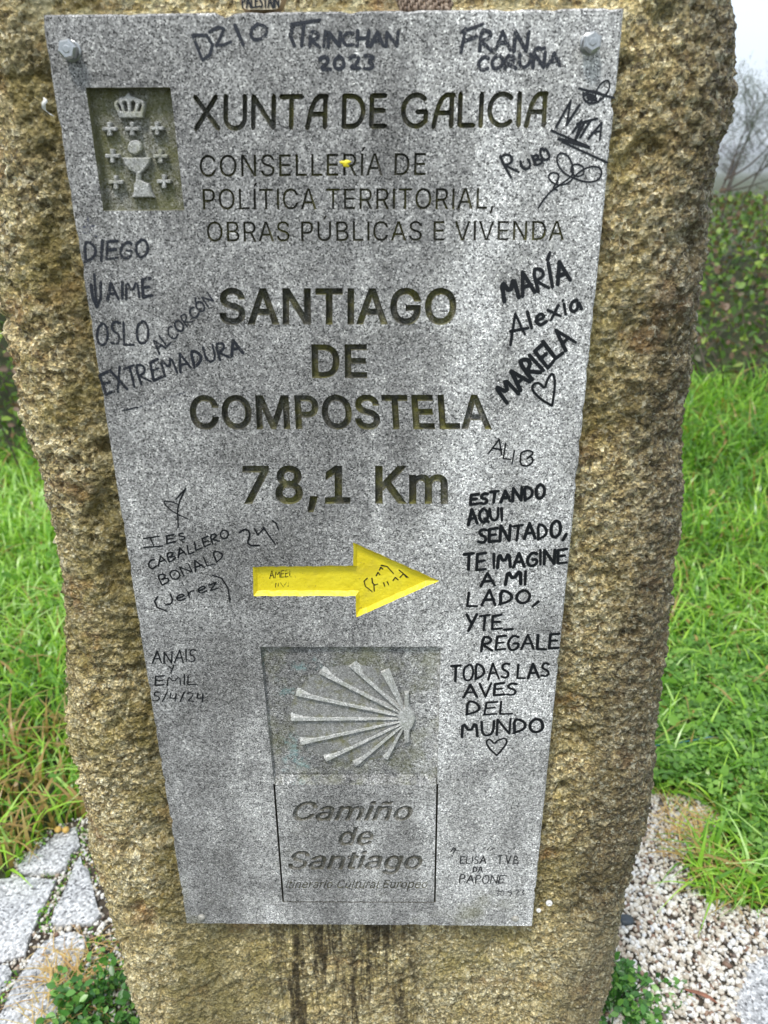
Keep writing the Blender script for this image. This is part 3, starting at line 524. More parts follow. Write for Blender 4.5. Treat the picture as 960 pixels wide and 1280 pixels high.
# flared display capitals of the heading, drawn as strokes (unit cap height)
HEAD = {
 'X': (0.80, [[(0.02, 1), (0.78, 0)], [(0.70, 1), (0.05, 0)]]),
 'U': (0.74, [[(0.06, 1), (0.06, 0.32)]+arc(0.37, 0.33, 0.31, 0.33, 180, 360, 12)+[(0.68, 1)]]),
 'N': (0.80, [[(0.06, 0), (0.06, 1), (0.72, 0), (0.72, 1)]]),
 'T': (0.68, [[(0.0, 0.97), (0.68, 0.97)], [(0.34, 0.97), (0.34, 0)]]),
 'A': (0.66, [[(0.03, 0)]+[(0.10, 0.35), (0.17, 0.62), (0.28, 0.86), (0.42, 0.97)]+[(0.64, 0.97)], [(0.60, 0.97), (0.60, 0)], [(0.14, 0.42), (0.60, 0.42)]]),
 'D': (0.74, [[(0.06, 0.03), (0.06, 0.97), (0.28, 0.97)]+arc(0.30, 0.5, 0.38, 0.47, 90, -90, 14)+[(0.06, 0.03)]]),
 'E': (0.54, [[(0.50, 0.97), (0.06, 0.97), (0.06, 0.03), (0.52, 0.03)], [(0.06, 0.52), (0.46, 0.52)]]),
 'G': (0.86, [arc(0.46, 0.5, 0.41, 0.48, 48, 318, 22)+[(0.78, 0.18), (0.78, 0.46)], [(0.50, 0.46), (0.80, 0.46)]]),
 'L': (0.52, [[(0.06, 1), (0.06, 0.03), (0.52, 0.03)]]),
 'I': (0.14, [[(0.07, 1), (0.07, 0)]]),
 'C': (0.78, [arc(0.46, 0.5, 0.41, 0.48, 48, 312, 22)]),
}
def stroke_polys(path, w0, conv, w1=None, caps=8):
    """path in px; every segment a quad, every joint a small disc; conv carries px onto the stone"""
    res = []; P = [conv(*p) for p in path]; n = len(P)
    w1 = w0 if w1 is None else w1
    for i in range(n):
        w = w0+(w1-w0)*i/max(n-1, 1); r = w/2
        a0 = random.random()
        if i in (0, n-1) or True:
            res.append([(P[i][0]+r*math.cos(2*math.pi*k/caps+a0), P[i][1]+r*math.sin(2*math.pi*k/caps+a0)) for k in range(caps)])
        if i < n-1:
            wb = w0+(w1-w0)*(i+1)/max(n-1, 1)
            d = Vector(P[i+1])-Vector(P[i])
            if d.length < 1e-6: continue
            d.normalize(); nn = Vector((-d.y, d.x))
            A, Bq = Vector(P[i]), Vector(P[i+1])
            res.append([tuple(A-nn*r), tuple(Bq-nn*wb/2), tuple(Bq+nn*wb/2), tuple(A+nn*r)])
    return res
def head_line(text, tl, tr, bl, br, wpx):
    pen = 0; items = []
    for ch in text:
        if ch == ' ': pen += 0.34; continue
        w, st = HEAD[ch]; items.append((pen, st)); pen += w+0.155
    tot = pen-0.155; res = []
    s = plate((bl[0]+br[0])/2+1, bl[1])[0]-plate((bl[0]+br[0])/2, bl[1])[0]
    def conv(u, v):
        u /= tot
        bx = bl[0]+(br[0]-bl[0])*u; by = bl[1]+(br[1]-bl[1])*u; tx = tl[0]+(tr[0]-tl[0])*u; ty = tl[1]+(tr[1]-tl[1])*u
        return plate(bx+(tx-bx)*v, by+(ty-by)*v)
    for o, st in items:
        pl = []
        for p in st:
            pl += stroke_polys([(x+o, y) for x, y in p], wpx*s, conv, caps=4 if len(p) < 5 else 8)
        res.append((False, pl))
    return res

# ------------------------------------------------------------------ the waymarker
root = bpy.data.objects.new('stone_waymarker', None); C.objects.link(root); root.location = (0, 0, 0)
tag(root, 'upright rough golden granite waymarker with an engraved grey plaque bolted to its front', 'waymarker')

SILL = [(-0.05, -0.262), (0.10, -0.268), (0.22, -0.280), (0.30, -0.288), (0.38, -0.285), (0.52, -0.296), (0.62, -0.298), (0.72, -0.282), (0.80, -0.272), (0.93, -0.266), (0.99, -0.270), (1.06, -0.274), (1.20, -0.262), (1.45, -0.245)]
SILR = [(-0.05, 0.285), (0.25, 0.287), (0.36, 0.296), (0.50, 0.303), (0.60, 0.301), (0.70, 0.299), (0.80, 0.292), (0.88, 0.286), (0.95, 0.286), (1.00, 0.280), (1.08, 0.279), (1.16, 0.273), (1.22, 0.280), (1.26, 0.272), (1.45, 0.245)]
def pillar():
    dz = 0.0023; ztop = 1.40
    zs = np.concatenate([np.arange(-0.06, 0.16, 0.01), np.arange(0.16, ztop, dz)])
    # perimeter parameter: (side, t) with corner rounding r
    r = 0.05; depth = 0.30; hw = 0.28
    pts = []; nr = []
    def add(p, n): pts.append(p); nr.append(n)
    for x in np.arange(-hw+r, hw-r, 0.0023): add((x, 0.0), (0, -1))
    for a in np.linspace(-90, 0, 34): add((hw-r+r*math.cos(rad(a)), r+r*math.sin(rad(a))), (math.cos(rad(a)), math.sin(rad(a))))
    for y in np.concatenate([np.arange(r+0.0035, 0.13, 0.0035), np.arange(0.13, depth-r, 0.01)]): add((hw, y), (1, 0))
    for a in np.linspace(0, 90, 8): add((hw-r+r*math.cos(rad(a)), depth-r+r*math.sin(rad(a))), (math.cos(rad(a)), math.sin(rad(a))))
    for x in np.arange(hw-r-0.01, -hw+r, -0.012): add((x, depth), (0, 1))
    for a in np.linspace(90, 180, 8): add((-hw+r+r*math.cos(rad(a)), depth-r+r*math.sin(rad(a))), (math.cos(rad(a)), math.sin(rad(a))))
    for y in np.concatenate([np.arange(depth-r-0.01, 0.13, -0.01), np.arange(0.13, r, -0.0035)]): add((-hw, y), (-1, 0))
    for a in np.linspace(180, 270, 34)[:-1]: add((-hw+r+r*math.cos(rad(a)), r+r*math.sin(rad(a))), (math.cos(rad(a)), math.sin(rad(a))))
    base = np.array(pts); nrm = np.array(nr); nc = len(base)
    Z, K = np.meshgrid(zs, np.arange(nc), indexing='ij'); z = Z.ravel(); k = K.ravel()
    L = np.interp(z, [a for a, b in SILL], [b for a, b in SILL]); R = np.interp(z, [a for a, b in SILR], [b for a, b in SILR])
    u = (base[k, 0]+hw)/(2*hw); x = L+(R-L)*u; y = base[k, 1]+0.022
    N = np.stack([nrm[k, 0], nrm[k, 1], np.zeros_like(x)], 1)
    # round the head
    hd = np.clip((z-1.30)/(ztop-1.30), 0, 1); sc = 1-0.22*hd**2.2
    x = x*sc; y = 0.17+(y-0.17)*sc
    P = np.stack([x, y, z], 1)
    disp = fbm(P*7, 3, 11)*0.010+fbm(P*20, 3, 21)*0.0042
    # spalled ledges: terraces of broken stone
    te = fbm(P*np.array([14, 14, 22]), 3, 31)*3; disp += (np.floor(te)+np.clip((te-np.floor(te))*4, 0, 1)-te)*0.0022
    wp = P+0.004*np.stack([fbm(P*60, 2, 41), fbm(P*60, 2, 42), fbm(P*60, 2, 43)], 1)
    d1, d2, gv = voronoi(wp*np.array([105, 105, 125]), 51)
    e1 = np.clip((d2-d1)*3.0, 0, 1)
    disp += (gv-0.5)*0.0024+(e1-0.7)*0.0017
    d1, d2, g2 = voronoi(wp*np.array([230, 230, 260]), 61)
    disp += (g2-0.5)*0.0024+(np.clip((d2-d1)*3, 0, 1)-0.7)*0.0016
    pit = fbm(P*34, 3, 71); disp -= np.clip(pit-0.26, 0, 1)*0.026
    d1, d2, g3 = voronoi(P*np.array([170, 170, 215])+9, 65)
    disp += (g3-0.5)*0.0022-np.clip(d1-0.45, 0, 1)*0.0022
    disp += fbm(P*np.array([90, 90, 190]), 3, 66)*0.0016
    P = P+N*disp[:, None]
    # the bed dressed flat for the plaque
    zr = P[:, 2]-PB
    inx = np.clip((0.1795-np.abs(P[:, 0]))/0.004+0.0, -1, 1); inz = np.clip(np.minimum(zr-0.002, 0.806-zr)/0.004, -1, 1)
    ins = np.clip(np.minimum(inx, inz), 0, 1)
    front = N[:, 1] < -0.3
    P[:, 1] = np.where(front & (ins > 0), np.maximum(P[:, 1], 0.031*ins+P[:, 1]*(1-ins)), P[:, 1])
    P[:, 1] = np.where(front, np.maximum(P[:, 1], 0.0035), P[:, 1])
    # stone steps back above the plaque: a shallow ledge
    up = np.clip((zr-0.804)/0.012, 0, 1)*np.clip((0.20-np.abs(P[:, 0]))/0.02, 0, 1)
    P[:, 1] = np.where(front & (up > 0), np.maximum(P[:, 1], P[:, 1]*(1-up)+up*(0.036+disp*0.6)), P[:, 1])
    nr_ = len(zs)
    i, j = np.meshgrid(np.arange(nc), np.arange(nr_-1)); a = (j*nc+i).ravel(); bq = (j*nc+(i+1) % nc).ravel()
    F = np.stack([a, bq, bq+nc, a+nc], 1)
    gr = gv*0.75+g2*0.25
    # rough top: rings closing inwards
    last = P[-nc:]; cen = last.mean(0); V = [P]; Fs = [F]; prev = (nr_-1)*nc; cnt = len(P); grs = [gr]
    for q in range(1, 9):
        f = 1-q/8.0
        ring = cen+(last-cen)*np.array([f, f, 0])+np.array([0, 0, 1])*(0.018*(1-f*f))
        ring[:, 2] += fbm(ring*30, 3, 81)*0.012*(1 if q < 8 else 0)
        V.append(ring); ii = np.arange(nc); jj = (ii+1) % nc
        Fs.append(np.stack([prev+ii, prev+jj, cnt+jj, cnt+ii], 1)); prev = cnt; cnt += nc; grs.append(gr[-nc:])
    return mesh_np('granite_pillar', np.concatenate(V), np.concatenate(Fs), M['stone'], root, True, {'grain': np.concatenate(grs)})
pillar()

# ---- plaque: one slab, its front carved by real geometry
PW, PH, PT = 0.36, 0.808, 0.029
regions = []   # name, list of (holed, polys), depth, wall offset, material
def reg(name, items, depth, off, mat, label=None): regions.append(dict(name=name, items=items, depth=depth, off=off, mat=mat, label=label))
reg('engraved_line', head_line('XUNTA DE GALICIA', (243, 121), (684, 116), (243, 161), (682, 157), 6.0), 0.0036, 0.0005, 'moss', 'engraved heading XUNTA DE GALICIA in flared capitals, mossy green')
reg('engraved_line', glyph_line('CONSELLERÍA DE', 'R', (249, 194), (533, 191), (250, 221), (532, 219), 510, track=22), 0.0026, 0.00025, 'moss', 'engraved line CONSELLERÍA DE')
reg('engraved_line', glyph_line('POLÍTICA TERRITORIAL,', 'R', (253, 236), (618, 235), (254, 262), (617, 261), 510, track=22), 0.0026, 0.00025, 'moss', 'engraved line POLÍTICA TERRITORIAL')
reg('engraved_line', glyph_line('OBRAS PÚBLICAS E VIVENDA', 'R', (258, 277), (706, 276), (259, 302), (705, 300), 510, track=22), 0.0026, 0.00025, 'moss', 'engraved line OBRAS PÚBLICAS E VIVENDA')
reg('engraved_line', glyph_line('SANTIAGO', 'B', (273, 361), (571, 361), (274, 404), (570, 404), 520, track=22), 0.0042, 0.0008, 'moss', 'large engraved bold word SANTIAGO')
reg('engraved_line', glyph_line('DE', 'B', (389, 431), (459, 431), (390, 471), (459, 471), 520, track=22), 0.0042, 0.0008, 'moss', 'large engraved bold word DE')
reg('engraved_line', glyph_line('COMPOSTELA', 'B', (236, 495), (612, 494), (238, 535), (615, 535), 520, track=12), 0.0042, 0.0008, 'moss', 'large engraved bold word COMPOSTELA')
reg('engraved_line', glyph_line('78,1 Km', 'B', (303, 583), (560, 583), (303, 628), (560, 628), 520, track=16, space=0.5), 0.0042, 0.0008, 'moss', 'large engraved distance 78,1 Km')
reg('engraved_line', glyph_line('Camiño', 'M', (368, 1002), (518, 1002), (362, 1025), (512, 1025), 520, shear=3.5), 0.0030, 0.0005, 'grime', 'carved italic word Camiño')
reg('engraved_line', glyph_line('de', 'M', (424, 1033), (468, 1033), (421, 1056), (464, 1056), 540, shear=3.5), 0.0030, 0.0005, 'grime', 'carved italic word de')
reg('engraved_line', glyph_line('Santiago', 'M', (362, 1064), (529, 1064), (358, 1086), (525, 1086), 520, shear=3.5), 0.0030, 0.0005, 'grime', 'carved italic word Santiago')
reg('engraved_line', glyph_line('Itinerario Cultural Europeo', 'S', (359, 1100), (535, 1100), (357, 1110), (533, 1110), 520, shear=1.5, space=0.4, track=10), 0.0012, 0.0001, 'moss', 'small engraved italic line Itinerario Cultural Europeo')
ARR = [(316, 708.5), (441.5, 707), (441.5, 678), (549, 726), (445.5, 771.5), (444.5, 745), (317, 745)]
def rough(P, step, amp):
    o = []
    for i in range(len(P)):
        a, b = P[i], P[(i+1) % len(P)]; n = max(1, int(math.hypot(b[0]-a[0], b[1]-a[1])/step))
        for k in range(n):
            j = 0 if k == 0 else amp; o.append((a[0]+(b[0]-a[0])*k/n+random.uniform(-j, j), a[1]+(b[1]-a[1])*k/n+random.uniform(-j, j)))
    return o
reg('arrow', [(False, [[plate(*p) for p in rough(ARR, 5, 0.45)]])], 0.0040, 0.0030, 'yellow', 'yellow painted sunken arrow pointing right')
COAT = [(107, 109.5), (213, 109), (230.5, 263), (129, 263.5)]
reg('emblem_recess', [(False, [[plate(*p) for p in COAT]])], 0.0075, 0.0004, 'pocket', 'mossy sunken rectangle holding the emblem')
SHB = [(325, 808.5), (551, 808.5), (546.5, 981), (342.5, 981)]
reg('shell_recess', [(False, [[plate(*p) for p in SHB]])], 0.0042, 0.0004, 'shell', 'sunken rectangle holding the scallop shell')
def pline(a, b, w):  # thin groove polygon
    return stroke_polys([a, b], w, plate, caps=4)[0:0]+[stroke_polys([a, b], w, plate)[1]]
reg('panel_groove', [(False, pline((342.6, 980), (354, 1127), 0.0019)+pline((354, 1127.3), (543, 1127.8), 0.0011)+pline((546.6, 980), (543.4, 1128), 0.0019))], 0.006, 0.0001, 'dark_groove', 'thin dark groove framing the carved panel')
mt, n_, b_, o_ = newmat('dark_groove'); b_.inputs['Base Color'].default_value = (0.05, 0.045, 0.025, 1); b_.inputs['Roughness'].default_value = 0.9; M['dark_groove'] = mt

def build_plaque():
    ch = 0.0014
    # outline with tiny chips
    def edge_pts(a, b, n):
        o = []
        for i in range(n):
            t = i/n; x = a[0]+(b[0]-a[0])*t; y = a[1]+(b[1]-a[1])*t
            j = (random.random()**9)*0.0016
            cx_, cy_ = 0, PH/2
            if abs(a[0]-b[0]) < abs(a[1]-b[1]): x += -j if x > 0 else j
            else: y += -j if y > cy_ else j
            o.append((x, y))
        return o
    hw = PW/2-ch
    cor = [(-hw, ch), (hw, ch), (hw, PH-ch), (-hw, PH-ch)]
    outline = []
    for i in range(4):
        a, b = cor[i], cor[(i+1) % 4]; outline += edge_pts(a, b, 60 if i % 2 == 0 else 130)
    polys = [outline]; owner = [(-1, -1, False)]
    for ri, r in enumerate(regions):
        for gi, (holed, pls) in enumerate(r['items']):
            for k, p in enumerate(pls):
                polys.append(p); owner.append((ri, gi, bool(holed) and bool(holed[k])))
    V, E, F, ov, oe, of = cdt(polys, 1e-6)
    V = [Vector(v) for v in V]
    rtris = [[] for _ in regions]; ftris = []
    for f, o in zip(F, of):
        if not o: continue
        ins_, outs_ = set(), set()
        for q in o:
            if owner[q][0] >= 0: (outs_ if owner[q][2] else ins_).add(owner[q][:2])
        ins_ -= outs_; hit = max(ins_)[0] if ins_ else None
        (ftris if hit is None else rtris[hit]).append(f)
    # front face
    verts = [(v.x, 0.0, v.y) for v in V]; faces = [tuple(f) for f in orient(V, ftris)]
    # orientation: ccw in x/z seen from -y is facing the viewer
    n0 = len(verts)
    ext = [outline, ]
    out2 = []
    for (x, y) in outline:
        out2.append((x, y))
    # find cdt ids of the outline
    ids = [next(k for k, s in enumerate(ov) if i in s) for i in range(len(outline))]
    ring = []
    for (x, y) in outline:
        X = x+(ch if x > hw-0.0015 else -ch if x < -hw+0.0015 else 0); Z = y+(ch if y > PH-ch-0.0015 else -ch if y < ch+0.0015 else 0)
        ring.append((X, Z))
    a0 = len(verts); verts += [(x, ch, z) for x, z in ring]
    b0 = len(verts); verts += [(x, PT, z) for x, z in ring]
    n = len(ids)
    for i in range(n):
        j = (i+1) % n
        faces.append((ids[j], ids[i], a0+i, a0+j)); faces.append((a0+j, a0+i, b0+i, b0+j))
    faces.append(tuple(b0+i for i in range(n)))
    pl = mesh_py('plaque', verts, faces, M['face'], root); pl.location = (0, 0, PB)
    pl['label'] = 'grey speckled granite plaque covered in engraved lettering and handwriting'
    for ri, r in enumerate(regions):
        tr = orient(V, rtris[ri])
        if not tr: continue
        bnd, W2 = shrink_floor(V, tr, r['off'])
        used = sorted({i for f in tr for i in f}); idx = {v: k for k, v in enumerate(used)}
        ramp_z = None
        vs = []
        for v in used:
            q = W2.get(v, V[v]); d = r['depth']
            vs.append((q.x, d, q.y))
        fs = [tuple(idx[i] for i in f) for f in tr]
        rim = {}
        for a, b in bnd:
            for q in (a, b):
                if q not in rim: rim[q] = len(vs); vs.append((V[q].x, 0.0, V[q].y))
            fs.append((idx[b], idx[a], rim[a], rim[b]))
        if r['name'] == 'shell_recess':     # the lower edge of this recess is a bevelled ramp
            zb = min(v[2] for v in vs); vs = [(x, y, z+(0.0085 if (y > 0.001 and z < zb+0.002) else 0)) for x, y, z in vs]
        o = mesh_py(r['name'], vs, fs, M[r['mat']], pl)
        if r['label']: o['label'] = r['label']
    return pl
plaque = build_plaque()

def relief(name, groups, y_back, y_front, mat, parent, bev=0.0006, label=None, dome=0):
    """groups: list of (holed, [polys]) in plaque metres, raised from the recess floor"""
    polys = []; owner = []
    for gi, (h, pls) in enumerate(groups):
        for k, p in enumerate(pls): polys.append(p); owner.append(bool(h) and k > 0)
    V, E, F, ov, oe, of = cdt(polys, 1e-6); V = [Vector(v) for v in V]
    tris = [f for f, o in zip(F, of) if o and not any(owner[q] for q in o)]
    tr = orient(V, tris); bnd, W2 = shrink_floor(V, tr, bev)
    used = sorted({i for f in tr for i in f}); idx = {v: k for k, v in enumerate(used)}
    vs = [((W2.get(v, V[v])).x, y_front, (W2.get(v, V[v])).y) for v in used]; fs = [tuple(idx[i] for i in f) for f in tr]
    r1, r2 = {}, {}
    for a, b in bnd:
        for q in (a, b):
            if q not in r1:
                r1[q] = len(vs); vs.append((V[q].x, y_front+bev, V[q].y)); r2[q] = len(vs); vs.append((V[q].x, y_back, V[q].y))
        fs.append((idx[b], idx[a], r1[a], r1[b])); fs.append((r1[b], r1[a], r2[a], r2[b]))
    o = mesh_py(name, vs, fs, mat, parent)
    if label: o['label'] = label
    return o

# ---- emblem: crown, chalice, host and seven crosses  (coordinates measured in an enlargement of the photograph)
zc = lambda x, y: plate(90+x/5.647, 90+y/5.647, 0.0045)
FY, BY = 0.0030, 0.0076
crown_out = [(335, 325), (322, 285), (300, 240), (302, 215), (325, 195), (352, 180), (380, 172), (388, 160), (400, 146), (412, 160), (420, 172), (450, 180), (480, 192), (508, 205), (518, 235), (508, 285), (502, 325)]
teeth = [[(342, 275), (322, 232), (330, 220), (345, 240), (358, 278)], [(375, 278), (362, 225), (372, 208), (388, 212), (396, 250), (398, 280)], [(418, 280), (418, 215), (436, 205), (452, 220), (446, 255), (436, 280)], [(464, 280), (478, 235), (492, 226), (496, 240), (484, 280)]]
relief('crown', [(True, [[zc(*p) for p in crown_out]]+[[zc(*p) for p in t] for t in teeth])], BY, FY, M['relief'], plaque, 0.0006, 'raised royal crown above the chalice')
def cross_poly(cx, cy, r):
    q = []
    for k in range(4):
        a = k*90
        for (rr, da) in ((0.34, -45), (0.92, -20), (1.05, -12), (1.05, 12), (0.92, 20)):
            q.append((cx+r*rr*math.sin(rad(a+da)), cy-r*rr*math.cos(rad(a+da))))
    return [zc(*p) for p in q]
for cx, cy in ((265, 402), (425, 402), (600, 398), (285, 592), (625, 595), (310, 778), (650, 772)):
    relief('cross', [(False, [cross_poly(cx, cy, 48)])], BY, FY+0.0003, M['relief'], plaque, 0.0005)
relief('host', [(False, [[zc(445+50*math.cos(t*math.pi/9), 533+53*math.sin(t*math.pi/9)) for t in range(18)]])], BY, FY, M['relief'], plaque, 0.0008, 'raised round host over the chalice')
cup = [(358, 604), (556, 604), (548, 645), (525, 680), (495, 708), (487, 715), (484, 760), (505, 775), (545, 790), (560, 840), (582, 884), (425, 886), (440, 835), (440, 790), (452, 775), (456, 715), (415, 695), (380, 660)]
relief('chalice', [(False, [[zc(*p) for p in cup]])], BY, FY, M['relief'], plaque, 0.0007, 'raised chalice')

# ---- scallop shell: ribs fanning from a hinge, with worn sectors stepping down between them
zs_ = lambda x, y, Y=0.0028: plate(310+x/3.692, 790+y/3.692, Y)
HUB = (735, 395)
ENDS = [(626, 180), (478, 150), (335, 180), (222, 280), (200, 397), (243, 508), (358, 585), (495, 607), (635, 580)]
def shell():
    FL = 0.0043
    for k, (ex, ey) in enumerate(ENDS):
        hx, hy = zs_(HUB[0]-16, HUB[1]+(k-4)*9); X, Z = zs_(ex, ey)
        d = Vector((X-hx, Z-hy)); L = d.length; d.normalize(); nn = Vector((-d.y, d.x))
        if nn.y > 0: nn = -nn          # nn points down the stone
        vs = []; fs = []; NS = 14
        wo, wi = 0.0056, 0.0018
        # profile across the rib from above: long sloping back, crest, short front
        if k < 8:
            qx, qy = zs_(*ENDS[k+1]); 
        for s in range(NS+1):
            t = s/NS; w = wi+(wo-wi)*t
            j = 0.00018*math.sin(s*2.1+k)
            c0 = Vector((hx, hy))+d*(L*t)
            lift = 0.0010-0.0006*t
            back = w*1.0
            prof = [(-back*0.95, FL), (-w*0.40, FL-0.0016), (-w*0.34, FL-0.0026-lift+j), (w*0.34, FL-0.0029-lift-j), (w*0.46, FL-0.0022-lift), (w*0.5, FL+0.0001)]
            for (o_, yy) in prof:
                p = c0+nn*o_; vs.append((p.x, yy, p.y))
        m_ = 6
        for s in range(NS):
            for q in range(m_-1): fs.append((s*m_+q, s*m_+q+1, (s+1)*m_+q+1, (s+1)*m_+q))
        fs.append(tuple(range(m_))); fs.append(tuple(NS*m_+q for q in range(m_))[::-1])
        mesh_py('shell_rib', vs, fs, M['rib'], plaque)
    # sectors: gently hollowed fan between ribs
    for k in range(8):
        a, b = zs_(*ENDS[k]), zs_(*ENDS[k+1]); h = zs_(HUB[0]-12, HUB[1])
        vs = []; fs = []; NR, NA = 10, 6
        for i in range(NR+1):
            t = 0.04+0.93*i/NR
            for j in range(NA+1):
                s = j/NA; ex = a[0]+(b[0]-a[0])*s; ez = a[1]+(b[1]-a[1])*s
                bul = 1+0.05*math.sin(math.pi*s)
                yy = FL-0.0001-0.0027*s**1.2*min(1, (1.0-t)*5)
                vs.append((h[0]+(ex-h[0])*t*bul, yy, h[1]+(ez-h[1])*t*bul))
        for i in range(NR):
            for j in range(NA):
                q = i*(NA+1)+j; fs.append((q, q+1, q+NA+2, q+NA+1))
        mesh_py('shell_flute', vs, fs, M['flute'], plaque, True)
    # hinge with two ears
    hp = [(700, 360), (722, 345), (722, 278), (742, 275), (745, 345), (765, 370), (772, 398), (762, 428), (745, 452), (744, 505), (722, 508), (720, 452), (700, 430), (690, 395)]
    relief('shell_hinge', [(False, [[zs_(*p) for p in hp]])], 0.0043, 0.0006, M['rib'], plaque, 0.0010, 'raised hinge of the scallop shell')
shell()

